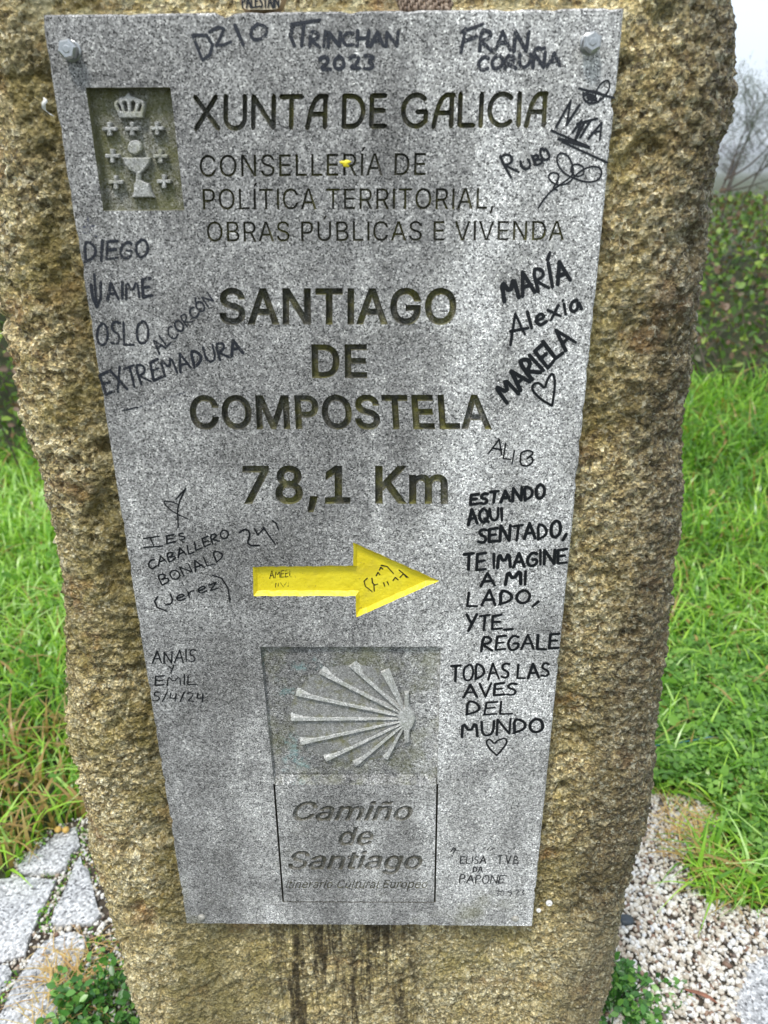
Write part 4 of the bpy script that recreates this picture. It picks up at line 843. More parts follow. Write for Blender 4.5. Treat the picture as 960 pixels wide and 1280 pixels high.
# ---- handwriting ------------------------------------------------------------
HW = {
 'A': (0.72, [[(0, 0), (0.36, 1), (0.7, 0)], [(0.12, 0.36), (0.6, 0.38)]]),
 'B': (0.6, [[(0, 0), (0.02, 1), (0.42, 0.92), (0.5, 0.74), (0.38, 0.56), (0.04, 0.5), (0.5, 0.42), (0.58, 0.2), (0.42, 0.04), (0, 0)]]),
 'C': (0.62, [[(0.58, 0.88), (0.38, 1), (0.12, 0.82), (0, 0.45), (0.1, 0.12), (0.32, 0), (0.6, 0.14)]]),
 'D': (0.66, [[(0.04, 0), (0.04, 1), (0.4, 0.9), (0.62, 0.55), (0.5, 0.2), (0.0, 0)]]),
 'E': (0.55, [[(0.55, 1), (0.04, 0.96), (0.0, 0.02), (0.55, 0.06)], [(0.02, 0.52), (0.45, 0.54)]]),
 'F': (0.55, [[(0.58, 1), (0.04, 0.94), (0.0, 0)], [(0.02, 0.5), (0.45, 0.55)]]),
 'G': (0.64, [[(0.58, 0.85), (0.36, 1), (0.08, 0.75), (0, 0.4), (0.14, 0.06), (0.4, 0), (0.6, 0.2), (0.6, 0.46), (0.34, 0.44)]]),
 'H': (0.64, [[(0.03, 1), (0.0, 0)], [(0.62, 1), (0.6, 0)], [(0.0, 0.5), (0.62, 0.52)]]),
 'I': (0.12, [[(0.06, 1), (0.04, 0)]]),
 'J': (0.5, [[(0.42, 1), (0.46, 0.25), (0.3, 0), (0.08, 0.06), (0, 0.3)]]),
 'L': (0.52, [[(0.06, 1), (0.0, 0.03), (0.5, 0.0)]]),
 'M': (0.82, [[(0, 0), (0.08, 1), (0.4, 0.3), (0.74, 1), (0.8, 0)]]),
 'N': (0.68, [[(0, 0), (0.03, 1), (0.62, 0.02), (0.66, 1)]]),
 'Ñ': (0.68, [[(0, 0), (0.03, 1), (0.62, 0.02), (0.66, 1)], [(0.1, 1.25), (0.3, 1.38), (0.42, 1.24), (0.62, 1.36)]]),
 'O': (0.66, [[(0.33, 1), (0.08, 0.82), (0, 0.45), (0.12, 0.08), (0.36, 0), (0.6, 0.2), (0.65, 0.6), (0.52, 0.92), (0.30, 1.0)]]),
 'P': (0.56, [[(0.02, 0), (0.02, 1), (0.42, 0.96), (0.55, 0.75), (0.4, 0.52), (0.02, 0.46)]]),
 'Q': (0.66, [[(0.33, 1), (0.08, 0.82), (0, 0.45), (0.12, 0.08), (0.36, 0), (0.6, 0.2), (0.65, 0.6), (0.52, 0.92), (0.30, 1.0)], [(0.4, 0.25), (0.66, -0.02)]]),
 'R': (0.62, [[(0.0, 0), (0.03, 1), (0.42, 0.94), (0.52, 0.74), (0.4, 0.54), (0.04, 0.46), (0.6, 0.0)]]),
 'S': (0.54, [[(0.52, 0.9), (0.28, 1), (0.05, 0.8), (0.12, 0.58), (0.42, 0.42), (0.5, 0.2), (0.3, 0.0), (0, 0.1)]]),
 'T': (0.6, [[(0, 0.96), (0.6, 1)], [(0.32, 0.98), (0.28, 0)]]),
 'U': (0.64, [[(0.02, 1), (0.02, 0.3), (0.2, 0.02), (0.46, 0.06), (0.6, 0.35), (0.62, 1)]]),
 'V': (0.64, [[(0, 1), (0.3, 0), (0.64, 1)]]),
 'X': (0.62, [[(0, 1), (0.6, 0)], [(0.6, 1), (0.02, 0)]]),
 'Y': (0.6, [[(0, 1), (0.28, 0.5)], [(0.6, 1), (0.12, 0)]]),
 'Z': (0.58, [[(0.02, 0.98), (0.56, 1), (0.0, 0.02), (0.58, 0.0)]]),
 'Í': (0.14, [[(0.06, 1), (0.04, 0)], [(0.05, 1.2), (0.24, 1.45)]]),
 'Ó': (0.66, [[(0.33, 1), (0.08, 0.82), (0, 0.45), (0.12, 0.08), (0.36, 0), (0.6, 0.2), (0.65, 0.6), (0.52, 0.92), (0.30, 1.0)], [(0.3, 1.15), (0.5, 1.4)]]),
 'r': (0.36, [[(0.02, 0.6), (0.04, 0)], [(0.04, 0.35), (0.18, 0.58), (0.36, 0.54)]]),
 'e': (0.5, [[(0.04, 0.3), (0.46, 0.36), (0.36, 0.6), (0.14, 0.56), (0.02, 0.25), (0.18, 0.0), (0.48, 0.08)]]),
 'x': (0.5, [[(0, 0.6), (0.46, 0)], [(0.46, 0.62), (0.0, 0)]]),
 'i': (0.12, [[(0.06, 0.6), (0.05, 0)], [(0.07, 0.84), (0.08, 0.86)]]),
 'a': (0.5, [[(0.44, 0.56), (0.2, 0.6), (0.02, 0.3), (0.12, 0.02), (0.34, 0.1), (0.44, 0.5), (0.5, 0.0)]]),
 'l': (0.1, [[(0.06, 1.0), (0.04, 0)]]),
 'z': (0.42, [[(0.02, 0.6), (0.4, 0.6), (0.0, 0.02), (0.42, 0.0)]]),
 '0': (0.5, [[(0.25, 1), (0.03, 0.7), (0.04, 0.2), (0.25, 0), (0.46, 0.3), (0.44, 0.8), (0.25, 1)]]),
 '1': (0.2, [[(0.12, 1), (0.06, 0)]]),
 '2': (0.52, [[(0.03, 0.78), (0.2, 1), (0.44, 0.85), (0.38, 0.5), (0.02, 0.02), (0.52, 0.04)]]),
 '3': (0.48, [[(0.04, 0.94), (0.3, 1), (0.44, 0.8), (0.16, 0.54), (0.46, 0.35), (0.34, 0.04), (0.0, 0.06)]]),
 '4': (0.54, [[(0.08, 1), (0.02, 0.42), (0.5, 0.44)], [(0.42, 0.95), (0.36, 0)]]),
 '5': (0.5, [[(0.5, 1), (0.1, 0.96), (0.06, 0.58), (0.36, 0.56), (0.46, 0.28), (0.28, 0.0), (0, 0.08)]]),
 '9': (0.48, [[(0.44, 0.85), (0.2, 1), (0.03, 0.75), (0.16, 0.52), (0.44, 0.7), (0.42, 0.3), (0.3, 0)]]),
 '/': (0.3, [[(0.3, 1.05), (0.0, -0.05)]]), '.': (0.12, [[(0.04, 0.02), (0.07, 0.03)]]), ',': (0.3, [[(0.24, 0.12), (0.0, -0.22)]]),
 '_': (0.5, [[(0, -0.05), (0.48, -0.02)]]), "'": (0.15, [[(0.02, 1.1), (0.12, 0.75)]]), 'y': (0.4, [[(0.0, 0.9), (0.2, 0.5)], [(0.4, 0.9), (0.1, 0.0)]]),
}
def smooth_path(p):
    if len(p) < 5: return p
    q = [p[0]]
    for i in range(len(p)-1):
        a, b = p[i], p[i+1]
        q += [(a[0]*0.75+b[0]*0.25, a[1]*0.75+b[1]*0.25), (a[0]*0.25+b[0]*0.75, a[1]*0.25+b[1]*0.75)]
    return q+[p[-1]]
def hand(text, p0, p1, h, slant=0.0, h1=None, gap=0.16, sp=0.35, wob=0.04):
    """handwritten word: baseline p0-p1 in photo px, letter height h (to h1)"""
    h1 = h if h1 is None else h1
    tot = 0; its = []
    for ch in text:
        if ch == ' ': tot += sp; continue
        w, st = HW[ch]; its.append((tot, st)); tot += w+gap
    tot -= gap; d = Vector((p1[0]-p0[0], p1[1]-p0[1])); L = d.length; d.normalize(); upv = Vector((d.y, -d.x))
    res = []
    for (o, st) in its:
        hh = h+(h1-h)*o/max(tot, 0.01); hh *= 1+random.uniform(-0.07, 0.07); dy = random.uniform(-0.05, 0.05)*hh; sl = slant+random.uniform(-0.05, 0.05)
        for p in st:
            q = []
            for (x, y) in p:
                x += random.uniform(-wob, wob)*0.6; y += random.uniform(-wob, wob)*0.6
                u = (o+x)/tot*L
                v = Vector(p0)+d*(u+sl*y*hh)+upv*(y*hh+dy); q.append((v.x, v.y))
            res.append(smooth_path(q))
    return res
def ink(paths, wpx, mat='ink', name='handwriting', label=None, y=-0.00025, at=None):
    p = paths[0][0]; s = abs(plate(p[0]+1, p[1])[0]-plate(p[0], p[1])[0])
    polys = []
    for pa in paths:
        w = wpx*s*random.uniform(0.88, 1.12)
        polys += stroke_polys(pa, w, lambda a, b: plate(a, b, max(y, 0)), w*random.uniform(0.75, 1.05))
    V, tr = union_mesh(polys)
    V = [Vector(v) for v in V]; tr = orient(V, tr)
    o = mesh_py(name, [(v.x, y, v.y) for v in V], [tuple(f) for f in tr], M[mat], plaque)
    if label: o['label'] = label
    return o
def heart(cx, cy, w, h, rot=0):
    pts = [(0, 0.5), (-0.35, 0.1), (-0.5, -0.22), (-0.38, -0.48), (-0.15, -0.42), (0, -0.2), (0.15, -0.42), (0.38, -0.48), (0.5, -0.22), (0.35, 0.1), (0, 0.5)]
    c, s = math.cos(rad(rot)), math.sin(rad(rot))
    return smooth_path([(cx+(x*w*c-y*h*s), cy+(x*w*s+y*h*c)) for x, y in pts])

ink([[(241, 44), (253, 75)], [(241, 44), (258, 44), (266, 56), (262, 69), (253, 75)], [(262, 40), (272, 34), (280, 36), (276, 46), (270, 57), (280, 56), (289, 52)], [(294, 32), (304, 56)]]+[smooth_path([(322, 30), (313, 38), (315, 49), (325, 50), (334, 42), (333, 33), (322, 30)])], 4.6, 'ink_old', label='faded handwritten letters DZIO')
ink([[(364, 31), (400, 25)], [(380, 29), (377, 57)], [(366, 31), (363, 45), (368, 57)]]+hand('RINCHAN', (387, 58), (498, 58), 18, 0.0), 4.8, 'ink_old', label='faded handwritten name TRINCHAN')
ink(hand('2023', (399, 87), (468, 86), 17), 4.8, 'ink_old', label='faded handwritten year 2023')
ink([[(577, 40), (604, 30)], [(582, 36), (576, 66)], [(579, 52), (596, 46)]]+hand('RAN', (600, 63), (659, 63), 25, 0.05), 4.8, 'ink_old', label='faded handwritten name FRAN')
ink(hand('CORUÑA', (597, 88), (700, 82), 17, 0.1), 4.6, 'ink_old', label='faded handwritten word CORUÑA')
z4 = lambda L: [(600+x/5.05, 80+y/5.05) for x, y in L]
ink([z4([(480, 398), (573, 230)]), z4([(573, 230), (546, 384)]), z4([(546, 384), (628, 258)]), z4([(583, 432), (640, 358), (602, 474)]), z4([(612, 378), (738, 344)]), z4([(662, 364), (604, 478)]), z4([(694, 362), (632, 464)]), z4([(684, 472), (768, 370), (755, 480)]), z4([(704, 436), (752, 424)])], 3.3, label='black handwritten name NATTA')
ink([z4([(450, 420), (690, 524)]), z4([(492, 474), (688, 532)]), z4([(640, 505), (500, 470)]), z4([(520, 492), (802, 622)])], 2.7, label='black underlines below the slanted name')
ink([z4([(624, 153), (845, 214)])]+[smooth_path(z4(L)) for L in ([(650, 180), (655, 225), (690, 250), (735, 245), (775, 215), (815, 165), (818, 115), (800, 100), (765, 120), (735, 165), (725, 215), (700, 245)], [(660, 200), (690, 190), (720, 200), (740, 225), (700, 232), (672, 212), (690, 205), (730, 210)], [(655, 190), (700, 170), (760, 185), (790, 205)], [(670, 240), (700, 215), (745, 240), (760, 215)])], 2.6, label='black scribbled flower near the plaque edge')
ink([smooth_path(z4(L)) for L in ([(128, 582), (150, 635), (195, 715)], [(128, 590), (160, 568), (198, 580), (205, 612), (180, 632), (152, 636), (200, 660), (245, 682)], [(255, 615), (262, 648), (285, 665), (312, 655), (318, 625), (300, 600)], [(330, 582), (350, 635), (352, 632)], [(330, 585), (362, 572), (370, 592), (345, 606), (385, 600), (395, 622), (360, 638)], [(405, 545), (385, 530), (378, 560), (395, 600), (420, 608), (440, 590), (432, 560), (412, 535)])], 3.5, label='black handwritten name RUBO')
ink([smooth_path(z4(L)) for L in ([(370, 905), (405, 850), (450, 800), (520, 752), (575, 712), (592, 680), (575, 610), (545, 570), (505, 560), (482, 590), (492, 640), (530, 690), (600, 725), (680, 748), (745, 735), (770, 695), (760, 655), (715, 645), (655, 660), (600, 705), (560, 750), (510, 768), (455, 750), (430, 715), (440, 690), (475, 684), (500, 700), (490, 740), (455, 790), (490, 795)], [(650, 650), (625, 632), (585, 635), (570, 665), (590, 705), (630, 710), (658, 690), (650, 650)])], 2.2, label='black looping signature flourish')
ink([[(110, 272), (112, 292)], [(104, 284), (118, 282)], [(106, 276), (116, 290)], [(104, 290), (122, 296)]], 2.2, 'ink_faint', label='faint ink star')
ink(hand('DIEGO', (106, 327), (186, 321), 25, 0.05, 20), 3.9, 'ink_old', label='faded handwritten name DIEGO')
ink([[(118, 343), (121, 384)], [(114, 356), (116, 372), (121, 384), (126, 372), (126, 352)]]+hand('AIME', (134, 376), (190, 370), 22, 0.05), 3.9, 'ink_old', label='faded handwritten name JAIME')
ink(hand('OSLO', (121, 433), (186, 428), 28, 0.02), 3.3, 'ink_old', label='handwritten word OSLO')
ink(hand('ALCORCÓN', (199, 442), (268, 376), 17, 0.1, 12), 2.6, 'ink_old', label='small slanting faded word ALCORCON')
ink(hand('EXTREMADURA', (133, 494), (304, 440), 28, 0.0, 18), 3.7, 'ink_old', label='faded climbing word EXTREMADURA')
ink([[(154, 513), (172, 509)]], 2.2, 'ink_old'); ink([[(170, 510), (232, 490)]], 0.9, 'ink_faint', label='thin fading pen line')
ink(hand('MARÍA', (631, 377), (713, 351), 27, 0.08), 5.4, label='bold black name MARIA')
ink([[(638, 431), (644, 392), (656, 418)], [(638, 414), (660, 410)]]+hand('lexia', (664, 411), (727, 386), 22, 0.1), 4.0, label='black handwritten name Alexia')
ink(hand('MARIELA', (634, 503), (720, 428), 27, 0.0), 5.3, label='bold black name MARIELA')
ink([smooth_path([(690, 507), (676, 499), (665, 488), (666, 480), (674, 478), (681, 486), (684, 474), (691, 465), (694, 478), (692, 495), (690, 507)])], 3.6, label='black ink heart under the bold names')
ink([[(611, 566), (624, 549), (627, 568)], [(616, 560), (627, 562)], [(632, 554), (629, 573), (638, 574)], [(643, 563), (640, 580)], smooth_path([(651, 566), (650, 581), (660, 583), (667, 576), (664, 570), (657, 574), (668, 566), (660, 562), (651, 566)])], 2.2, label='small black name ALI with a heart')
for t, a, b, h, sl, lw, h1 in (('ESTANDO', (588, 631), (681, 622), 12, 0.1, 3.9, 19), ('AQUI', (585, 656), (629, 650), 18, 0.05, 3.7, 16), ('SENTADO,', (598, 678), (709, 671), 17, 0.08, 3.6, 21), ('TE IMAGINE', (580, 713), (708, 704), 20, 0.08, 3.6, 17),
                        ('A MI', (601, 733), (658, 730), 17, 0.1, 3.6, 17), ('LADO,', (584, 757), (674, 754), 18, 0.05, 3.4, 18), ('YTE_', (583, 788), (641, 785), 19, 0.05, 3.2, 16), ('REGALE', (602, 813), (698, 810), 18, 0.08, 3.2, 17),
                        ('TODAS LAS', (564, 851), (687, 846), 21, 0.05, 3.0, 18), ('AVES', (580, 871), (646, 868), 17, 0.05, 2.9, 15), ('DEL', (583, 893), (640, 892), 17, 0.03, 2.9, 15), ('MUNDO', (577, 922), (679, 914), 20, 0.05, 3.1, 17)):
    ink(hand(t, a, b, h, sl, h1), lw*1.15, label='bold black handwritten line '+t.replace(',', '').replace('YTE_', 'Y TE'))
ink([smooth_path([(621, 944), (612, 936), (607, 927), (612, 923), (618, 930), (622, 925), (632, 922), (634, 928), (628, 936), (621, 944)])], 2.8, label='black ink heart below the last line of the verse')
z5 = lambda L: [(160+x/4.364, 590+y/4.364) for x, y in L]
ink([smooth_path(z5(L)) for L in ([(262, 148), (316, 88), (285, 150)], [(285, 150), (270, 205), (274, 302)], [(276, 176), (230, 158), (190, 158), (215, 192), (260, 225), (325, 254)])], 1.9, label='thin black pen star')
ink([z5([(85, 362), (170, 350)]), z5([(122, 358), (140, 402)]), z5([(85, 412), (190, 402)]), z5([(212, 348), (212, 390), (258, 378)]), z5([(212, 368), (245, 360)]), z5([(208, 348), (250, 340)])]+[smooth_path(z5([(300, 332), (275, 338), (285, 350), (312, 352), (308, 365), (285, 370)]))], 2.1, label='thin pen letters IES')
ink(hand('CABALLERO', (187, 712), (287, 671), 11, 0.1), 2.1, label='thin climbing pen word CABALLERO')
ink(hand('BONALD', (203, 731), (282, 698), 13, -0.1), 2.1, label='thin climbing pen word BONALD')
ink([smooth_path(z5(L)) for L in ([(162, 680), (145, 705), (160, 738), (212, 758)], [(460, 562), (510, 578), (545, 630), (557, 710)])]+hand('Jerez', (206, 757), (272, 735), 13, 0.15), 2.1, label='thin pen word JEREZ in brackets')
ink([smooth_path(z5(L)) for L in ([(608, 330), (635, 310), (662, 322), (665, 350), (650, 385), (672, 402), (716, 400)], [(690, 308), (708, 342), (745, 302)], [(737, 300), (802, 392)], [(788, 265), (808, 278), (822, 316)])], 2.3, label='thin pen number 24')
ink(hand('ANAIS', (191, 829), (245, 827), 15, 0.05), 1.9, label='small pen name ANAIS')
ink(hand('y', (212, 841), (219, 840), 10, 0.0), 1.7, label='small pen letter Y')
ink(hand('EMIL', (194, 857), (246, 855), 12, 0.0), 1.8, label='small pen name EMIL')
ink(hand('5/4/24', (191, 876), (256, 877), 11, 0.0), 1.8, label='small pen date 5/4/24')
ink([[(563, 1065), (567, 1059), (570, 1063)], [(566, 1067), (570, 1060)], [(609, 1062), (614, 1057)], [(612, 1063), (619, 1060)]], 1.3, label='tiny pen quotation marks')
ink(hand('ELISA', (575, 1079), (607, 1079), 9, 0.1), 1.6, label='tiny pen name ELISA')
ink(hand('T.V.B', (622, 1080), (648, 1080), 11, 0.05), 1.5, label='tiny pen letters T.V.B')
ink(hand('DA', (591, 1090), (603, 1090), 7, 0.1), 1.5, label='tiny pen word DA')
ink(hand('PAPONE', (574, 1103), (630, 1104), 10, 0.1), 1.6, label='tiny pen word PAPONE')
ink(hand('30.9.23', (619, 1120), (655, 1119), 7, 0.1), 1.3, 'ink_old', label='tiny pen date 30.9.23')
# scratched writing on the arrow
za = lambda L: [(290+x/3.43, 660+y/3.43) for x, y in L]
ink([za(L) for L in ([(580, 215), (566, 228), (572, 250), (600, 272)], [(600, 215), (602, 235), (612, 245)], [(618, 205), (626, 190), (634, 200)], [(632, 180), (638, 168), (646, 176)], [(640, 160), (665, 165), (692, 195)], [(610, 270), (608, 245), (625, 240)], [(650, 235), (655, 250)], [(665, 230), (672, 244)], [(690, 225), (700, 212), (712, 222)], [(720, 212), (735, 196), (748, 212)], [(716, 180), (755, 212)])], 1.5, 'ink', 'arrow_scribble', 'black pen scribble on the arrow head', y=0.0037)
ink(hand('AMEEL', (337, 723), (366, 721), 9, 0.1)+hand('IIVI', (344, 734), (361, 733), 5, 0.1), 1.0, 'scratch', 'arrow_scratch', 'faint scratched letters on the arrow shaft', y=0.0037)

# yellow paint blot on the small lettering
def blot():
    vs = []; fs = []
    c = plate(432, 204); n = 16
    vs.append((c[0], -0.0006, c[1]))
    for k in range(n):
        a = 2*math.pi*k/n; r = 0.0033*(0.40+0.65*abs(math.sin(a*1.5+0.5))+0.2*math.sin(5*a))
        vs.append((c[0]+r*0.95*math.cos(a), -0.0004, c[1]+r*0.6*math.sin(a)))
    for k in range(n):
        a = 2*math.pi*k/n; vs.append((vs[1+k][0]*1.0+0.0006*math.cos(a), 0.0, vs[1+k][2]+0.0006*math.sin(a)))
    for k in range(n):
        j = (k+1) % n; fs.append((0, 1+k, 1+j)); fs.append((1+k, 1+n+k, 1+n+j, 1+j))
    o = mesh_py('paint_blot', vs, fs, M['yellow'], plaque, True); o['label'] = 'small yellow paint blot on the word CONSELLERÍA'
blot()

# ---- bolts and screws
def bolt(px, py, R=0.0060, name='bolt', label=None, rot=10, washer=True):
    x, z = plate(px, py, -0.006)
    bm = bmesh.new()
    def ring(r, y, n, off=0): return [bm.verts.new((r*math.cos(2*math.pi*k/n+off), y, r*math.sin(2*math.pi*k/n+off))) for k in range(n)]
    def bridge(a, b):
        n = len(a)
        for k in range(n): bm.faces.new((a[k], a[(k+1) % n], b[(k+1) % n], b[k]))
    def disc(spec, n, off=0):
        rs = [ring(r, y, n, off) for r, y in spec]
        bm.faces.new(rs[0])
        for a, b in zip(rs, rs[1:]): bridge(a, b)
    n6 = rad(rot)
    disc([(R*0.40, -0.0086), (R*0.44, -0.0090), (R*0.78, -0.0090), (R*0.86, -0.0086), (R*1.0, -0.0078), (R*1.0, -0.0040), (R*0.93, -0.0036), (R*0.3, -0.0036)], 6, n6)
    disc([(R*0.30, -0.00915), (R*0.40, -0.0090)], 14)
    disc([(R*0.55, -0.0037), (R*0.55, 0.004)], 14)
    if washer: disc([(R*0.9, -0.0014), (R*1.02, -0.0010), (R*1.05, 0.0)], 24)
    bmesh.ops.recalc_face_normals(bm, faces=bm.faces)
    me = bpy.data.meshes.new(name); bm.to_mesh(me); bm.free(); me.materials.append(M['zinc'])
    o = link(name, me, root); o.location = (x, 0, PB+z); o['label'] = label
bolt(85, 62, label='silver hexagonal bolt in the upper left corner of the plaque')
bolt(740, 53, rot=28, label='silver hexagonal bolt in the upper right corner of the plaque')
def screw(px, py, label):
    x, z = plate(px, py); bm = bmesh.new(); prev = None; n = 16
    for r, y in ((0.0038, 0.0), (0.0037, -0.0012), (0.0026, -0.0024), (0.0011, -0.0027)):
        rg = [bm.verts.new((r*math.cos(2*math.pi*k/n), y, r*math.sin(2*math.pi*k/n))) for k in range(n)]
        if prev:
            for k in range(n): bm.faces.new((prev[k], prev[(k+1) % n], rg[(k+1) % n], rg[k]))
        prev = rg
    bm.faces.new(prev); bmesh.ops.recalc_face_normals(bm, faces=bm.faces)
    me = bpy.data.meshes.new('screw'); bm.to_mesh(me); bm.free(); me.materials.append(M['ruststeel'])
    o = link('screw', me, root); o.location = (x, 0, PB+z); o['label'] = label
screw(252, 1146, 'dull round screw head in the lower left corner of the plaque')
screw(644, 1148, 'dull round screw head in the lower right corner of the plaque')

# ------------------------------------------------------------------ small things on the waymarker
def blob(name, c, sx, sy, sz, mat, seed=0, amp=0.12, sub=3, freq=1.6, flat=None):
    bm = bmesh.new(); bmesh.ops.create_icosphere(bm, subdivisions=sub, radius=1)
    co = np.array([v.co[:] for v in bm.verts]); dd = 1+amp*fbm(co*freq+seed, 3, seed)
    for v, k in zip(bm.verts, dd):
        p = v.co*float(k)
        if flat: p = Vector([math.copysign(abs(q)**flat, q) for q in p])
        v.co = Vector((p.x*sx, p.y*sy, p.z*sz))
    me = bpy.data.meshes.new(name); bm.to_mesh(me); bm.free(); me.materials.append(mat)
    me.polygons.foreach_set('use_smooth', [True]*len(me.polygons))
    o = link(name, me); o.location = c; return o
px0, _ = plate(297, 8, 0.004); px1, _ = plate(357, 8, 0.004)
ztop = PB+PH
wood = mat_simple('painted_pebble', (0.40, 0.27, 0.14), 0.5, 0, 0.35, 90, 0.3, 0.001)
peb = blob('painted_pebble', ((px0+px1)/2, 0.011, ztop+0.0155), (px1-px0)/2, 0.0085, 0.0160, wood, 3, 0.08, 3, 1.2, 0.62)
tag(peb, 'small brown pebble with hand-painted lettering standing on the plaque top edge', 'pebble')
def pebble_text():
    # dark hand lettering on a pale painted field on the pebble's face
    cx = (px0+px1)/2; w = (px1-px0)
    for nm, mt_, z0, z1, yy in (('painted_field', mat_simple('pale_paint', (0.62, 0.52, 0.36), 0.5, 0, 0.12, 200), 0.0014, 0.026, -0.0004),):
        n = 20; vs = []
        for k in range(n):
            a = 2*math.pi*k/n; X = math.copysign(abs(math.cos(a))**0.35, math.cos(a))*w*0.42; Z = (z0+z1)/2+math.copysign(abs(math.sin(a))**0.35, math.sin(a))*(z1-z0)/2
            vs.append((X, yy, Z-0.0155))
        o = mesh_py(nm, [(x, y-0.0092+0.0016*abs(x/(w*0.5))**2, z) for x, y, z in vs], [tuple(range(n))], mt_, peb)
    paths = []; pen = 0; its = []
    for chh in 'PALESTAIN':
        ww, st = HW[chh]; its.append((pen, st)); pen += ww+0.14
    polys = []
    for o_, st in its:
        for p in st:
            polys += stroke_polys([(((o_+x)/pen-0.5)*w*0.78, 0.0026+y*0.0062-0.0155) for x, y in p], 0.0010, lambda a, b: (a, b))
    for o_, st in its:
        pass
    V, tr = union_mesh(polys); V = [Vector(v) for v in V]
    mesh_py('pebble_lettering', [(v.x, -0.0101+0.0016*abs(v.x/(w*0.5))**2, v.y) for v in V], [tuple(f) for f in orient(V, tr)], M['ink'], peb)
pebble_text()

def bark():
    # ridged brown flake lying along the top edge
    x0, _ = plate(500, 8, 0.006); x1, _ = plate(563, 8, 0.006)
    nx, nz = 60, 10; vs = []; fs = []
    for j in range(nz+1):
        for i in range(nx+1):
            u, v = i/nx, j/nz; tap = 1-0.55*v
            X = x0+(x1-x0)*(u)+0.010*(v-0.0)*(-1 if u < 0.5 else 0.3)*0.3; Z = ztop+0.0005+0.018*v*math.sin(math.pi*min(max(u*0.9+0.08, 0), 1))**0.5
            Y = 0.010+0.006*v+0.0016*math.sin(u*40-v*22)
            vs.append((X, Y, Z))
    for j in range(nz):
        for i in range(nx):
            q = j*(nx+1)+i; fs.append((q, q+1, q+nx+2, q+nx+1))
    mt, n, b, o = newmat('ridged_bark'); B = NB(n); co = B.coord(); mp = B.node('ShaderNodeMapping'); n.links.new(co, mp.inputs['Vector']); mp.inputs['Scale'].default_value = (520, 1, 90); mp.inputs['Rotation'].default_value = (0, 1.0, 0)
    n.links.new(B.ramp(B.noise(mp.outputs[0], 1, 4, 0.6), [(0.35, (0.05, 0.03, 0.02)), (0.5, (0.22, 0.15, 0.10)), (0.7, (0.45, 0.36, 0.27))]), b.inputs['Base Color'])
    o = mesh_py('bark_flake', vs, fs, mt, None, True)
    md = o.modifiers.new('thick', 'SOLIDIFY'); md.thickness = 0.0025; md.offset = 1
    tag(o, 'brown ridged flake of bark resting on the plaque top edge right of the pebble', 'bark')
bark()
def curl(px, py, name, label, cat):
    x, z = plate(px, py, 0.0)
    vs = []; fs = []
    path = [(0.0042, -0.0045), (0.0015, -0.0035), (-0.0012, -0.0012), (-0.0002, 0.0018), (0.0016, 0.0035), (0.0010, 0.0052)]
    for i, (a, b) in enumerate(path):
        for w in (-1, 1): vs.append((x+a+0.0011*w, -0.0006+0.0012*math.sin(i*1.3)-0.0008, PB+z+b-0.0006*w))
    for i in range(len(path)-1): fs.append((2*i, 2*i+1, 2*i+3, 2*i+2))
    o = mesh_py(name, vs, fs, M['white'], None, True); md = o.modifiers.new('thick', 'SOLIDIFY'); md.thickness = 0.0006
    tag(o, label, cat)
curl(57, 134, 'paper_scrap', 'tiny pale curled scrap caught at the plaque left edge below a bolt', 'scrap')
def ringlet(px, py, r, label):
    x, z = plate(px, py, 0.004); vs = []; fs = []; n, m_ = 18, 8
    for i in range(n):
        a = 2*math.pi*i/n
        for j in range(m_):
            b_ = 2*math.pi*j/m_; rr = r*(0.62+0.38*math.cos(b_)*(0.9+0.1*math.sin(a)))
            vs.append((rr*math.cos(a), -0.0018+r*0.55*math.sin(b_), rr*math.sin(a)*0.92))
    for i in range(n):
        for j in range(m_): fs.append((i*m_+j, ((i+1) % n)*m_+j, ((i+1) % n)*m_+(j+1) % m_, i*m_+(j+1) % m_))
    o = mesh_py('snail_shell', vs, fs, M['white'], None, True); o.location = (x, 0.004, PB+z); tag(o, label, 'shell', 'tiny white shells beside the plaque')
ringlet(686, 1127, 0.0036, 'tiny round white shell on the rough stone, slightly larger and right of its pair')
ringlet(673, 1136, 0.0026, 'tiny round white shell touching the lower right edge of the plaque')

# ------------------------------------------------------------------ plants
def blades(N, region, hmin, hmax, wid, tintf, lean=0.5, seg=4, seed=1, zf=None):
    r = np.random.default_rng(seed)
    x, y = region(r, N); n = len(x)
    z = terrain_h(x, y) if zf is None else zf(x, y)
    h = hmin+(hmax-hmin)*r.random(n)**1.3; a = r.random(n)*2*np.pi; L = lean*(0.3+r.random(n)*1.2); w = wid*(0.6+0.8*r.random(n))
    dx, dy = np.cos(a), np.sin(a); sx, sy = -dy, dx
    tw = r.normal(0, 0.5, n)
    Vs = []
    for s in range(seg+1):
        t = s/seg; ww = w*(1-t**1.6)*0.5+0.00015
        out_ = h*L*t**2; up = h*(t-0.42*np.minimum(L, 1.5)*t**3)
        ox = dx*out_; oy = dy*out_
        ax, ay = sx*np.cos(tw*t)+dx*np.sin(tw*t), sy*np.cos(tw*t)+dy*np.sin(tw*t)
        for sg in (-1, 1):
            Vs.append(np.stack([x+ox+sg*ax*ww, y+oy+sg*ay*ww, z+up], 1))
    V = np.stack(Vs, 1).reshape(-1, 3); k = 2*(seg+1); base = np.arange(n)*k
    F = np.concatenate([np.stack([base+2*s, base+2*s+1, base+2*s+3, base+2*s+2], 1) for s in range(seg)])
    t = tintf(r, x, y, n); T = np.repeat(t, k)+np.tile(np.repeat(np.linspace(-0.03, 0.05, seg+1), 2), n)*(np.repeat(t, k) > 0.1)
    return V, F, np.clip(T, 0, 1)
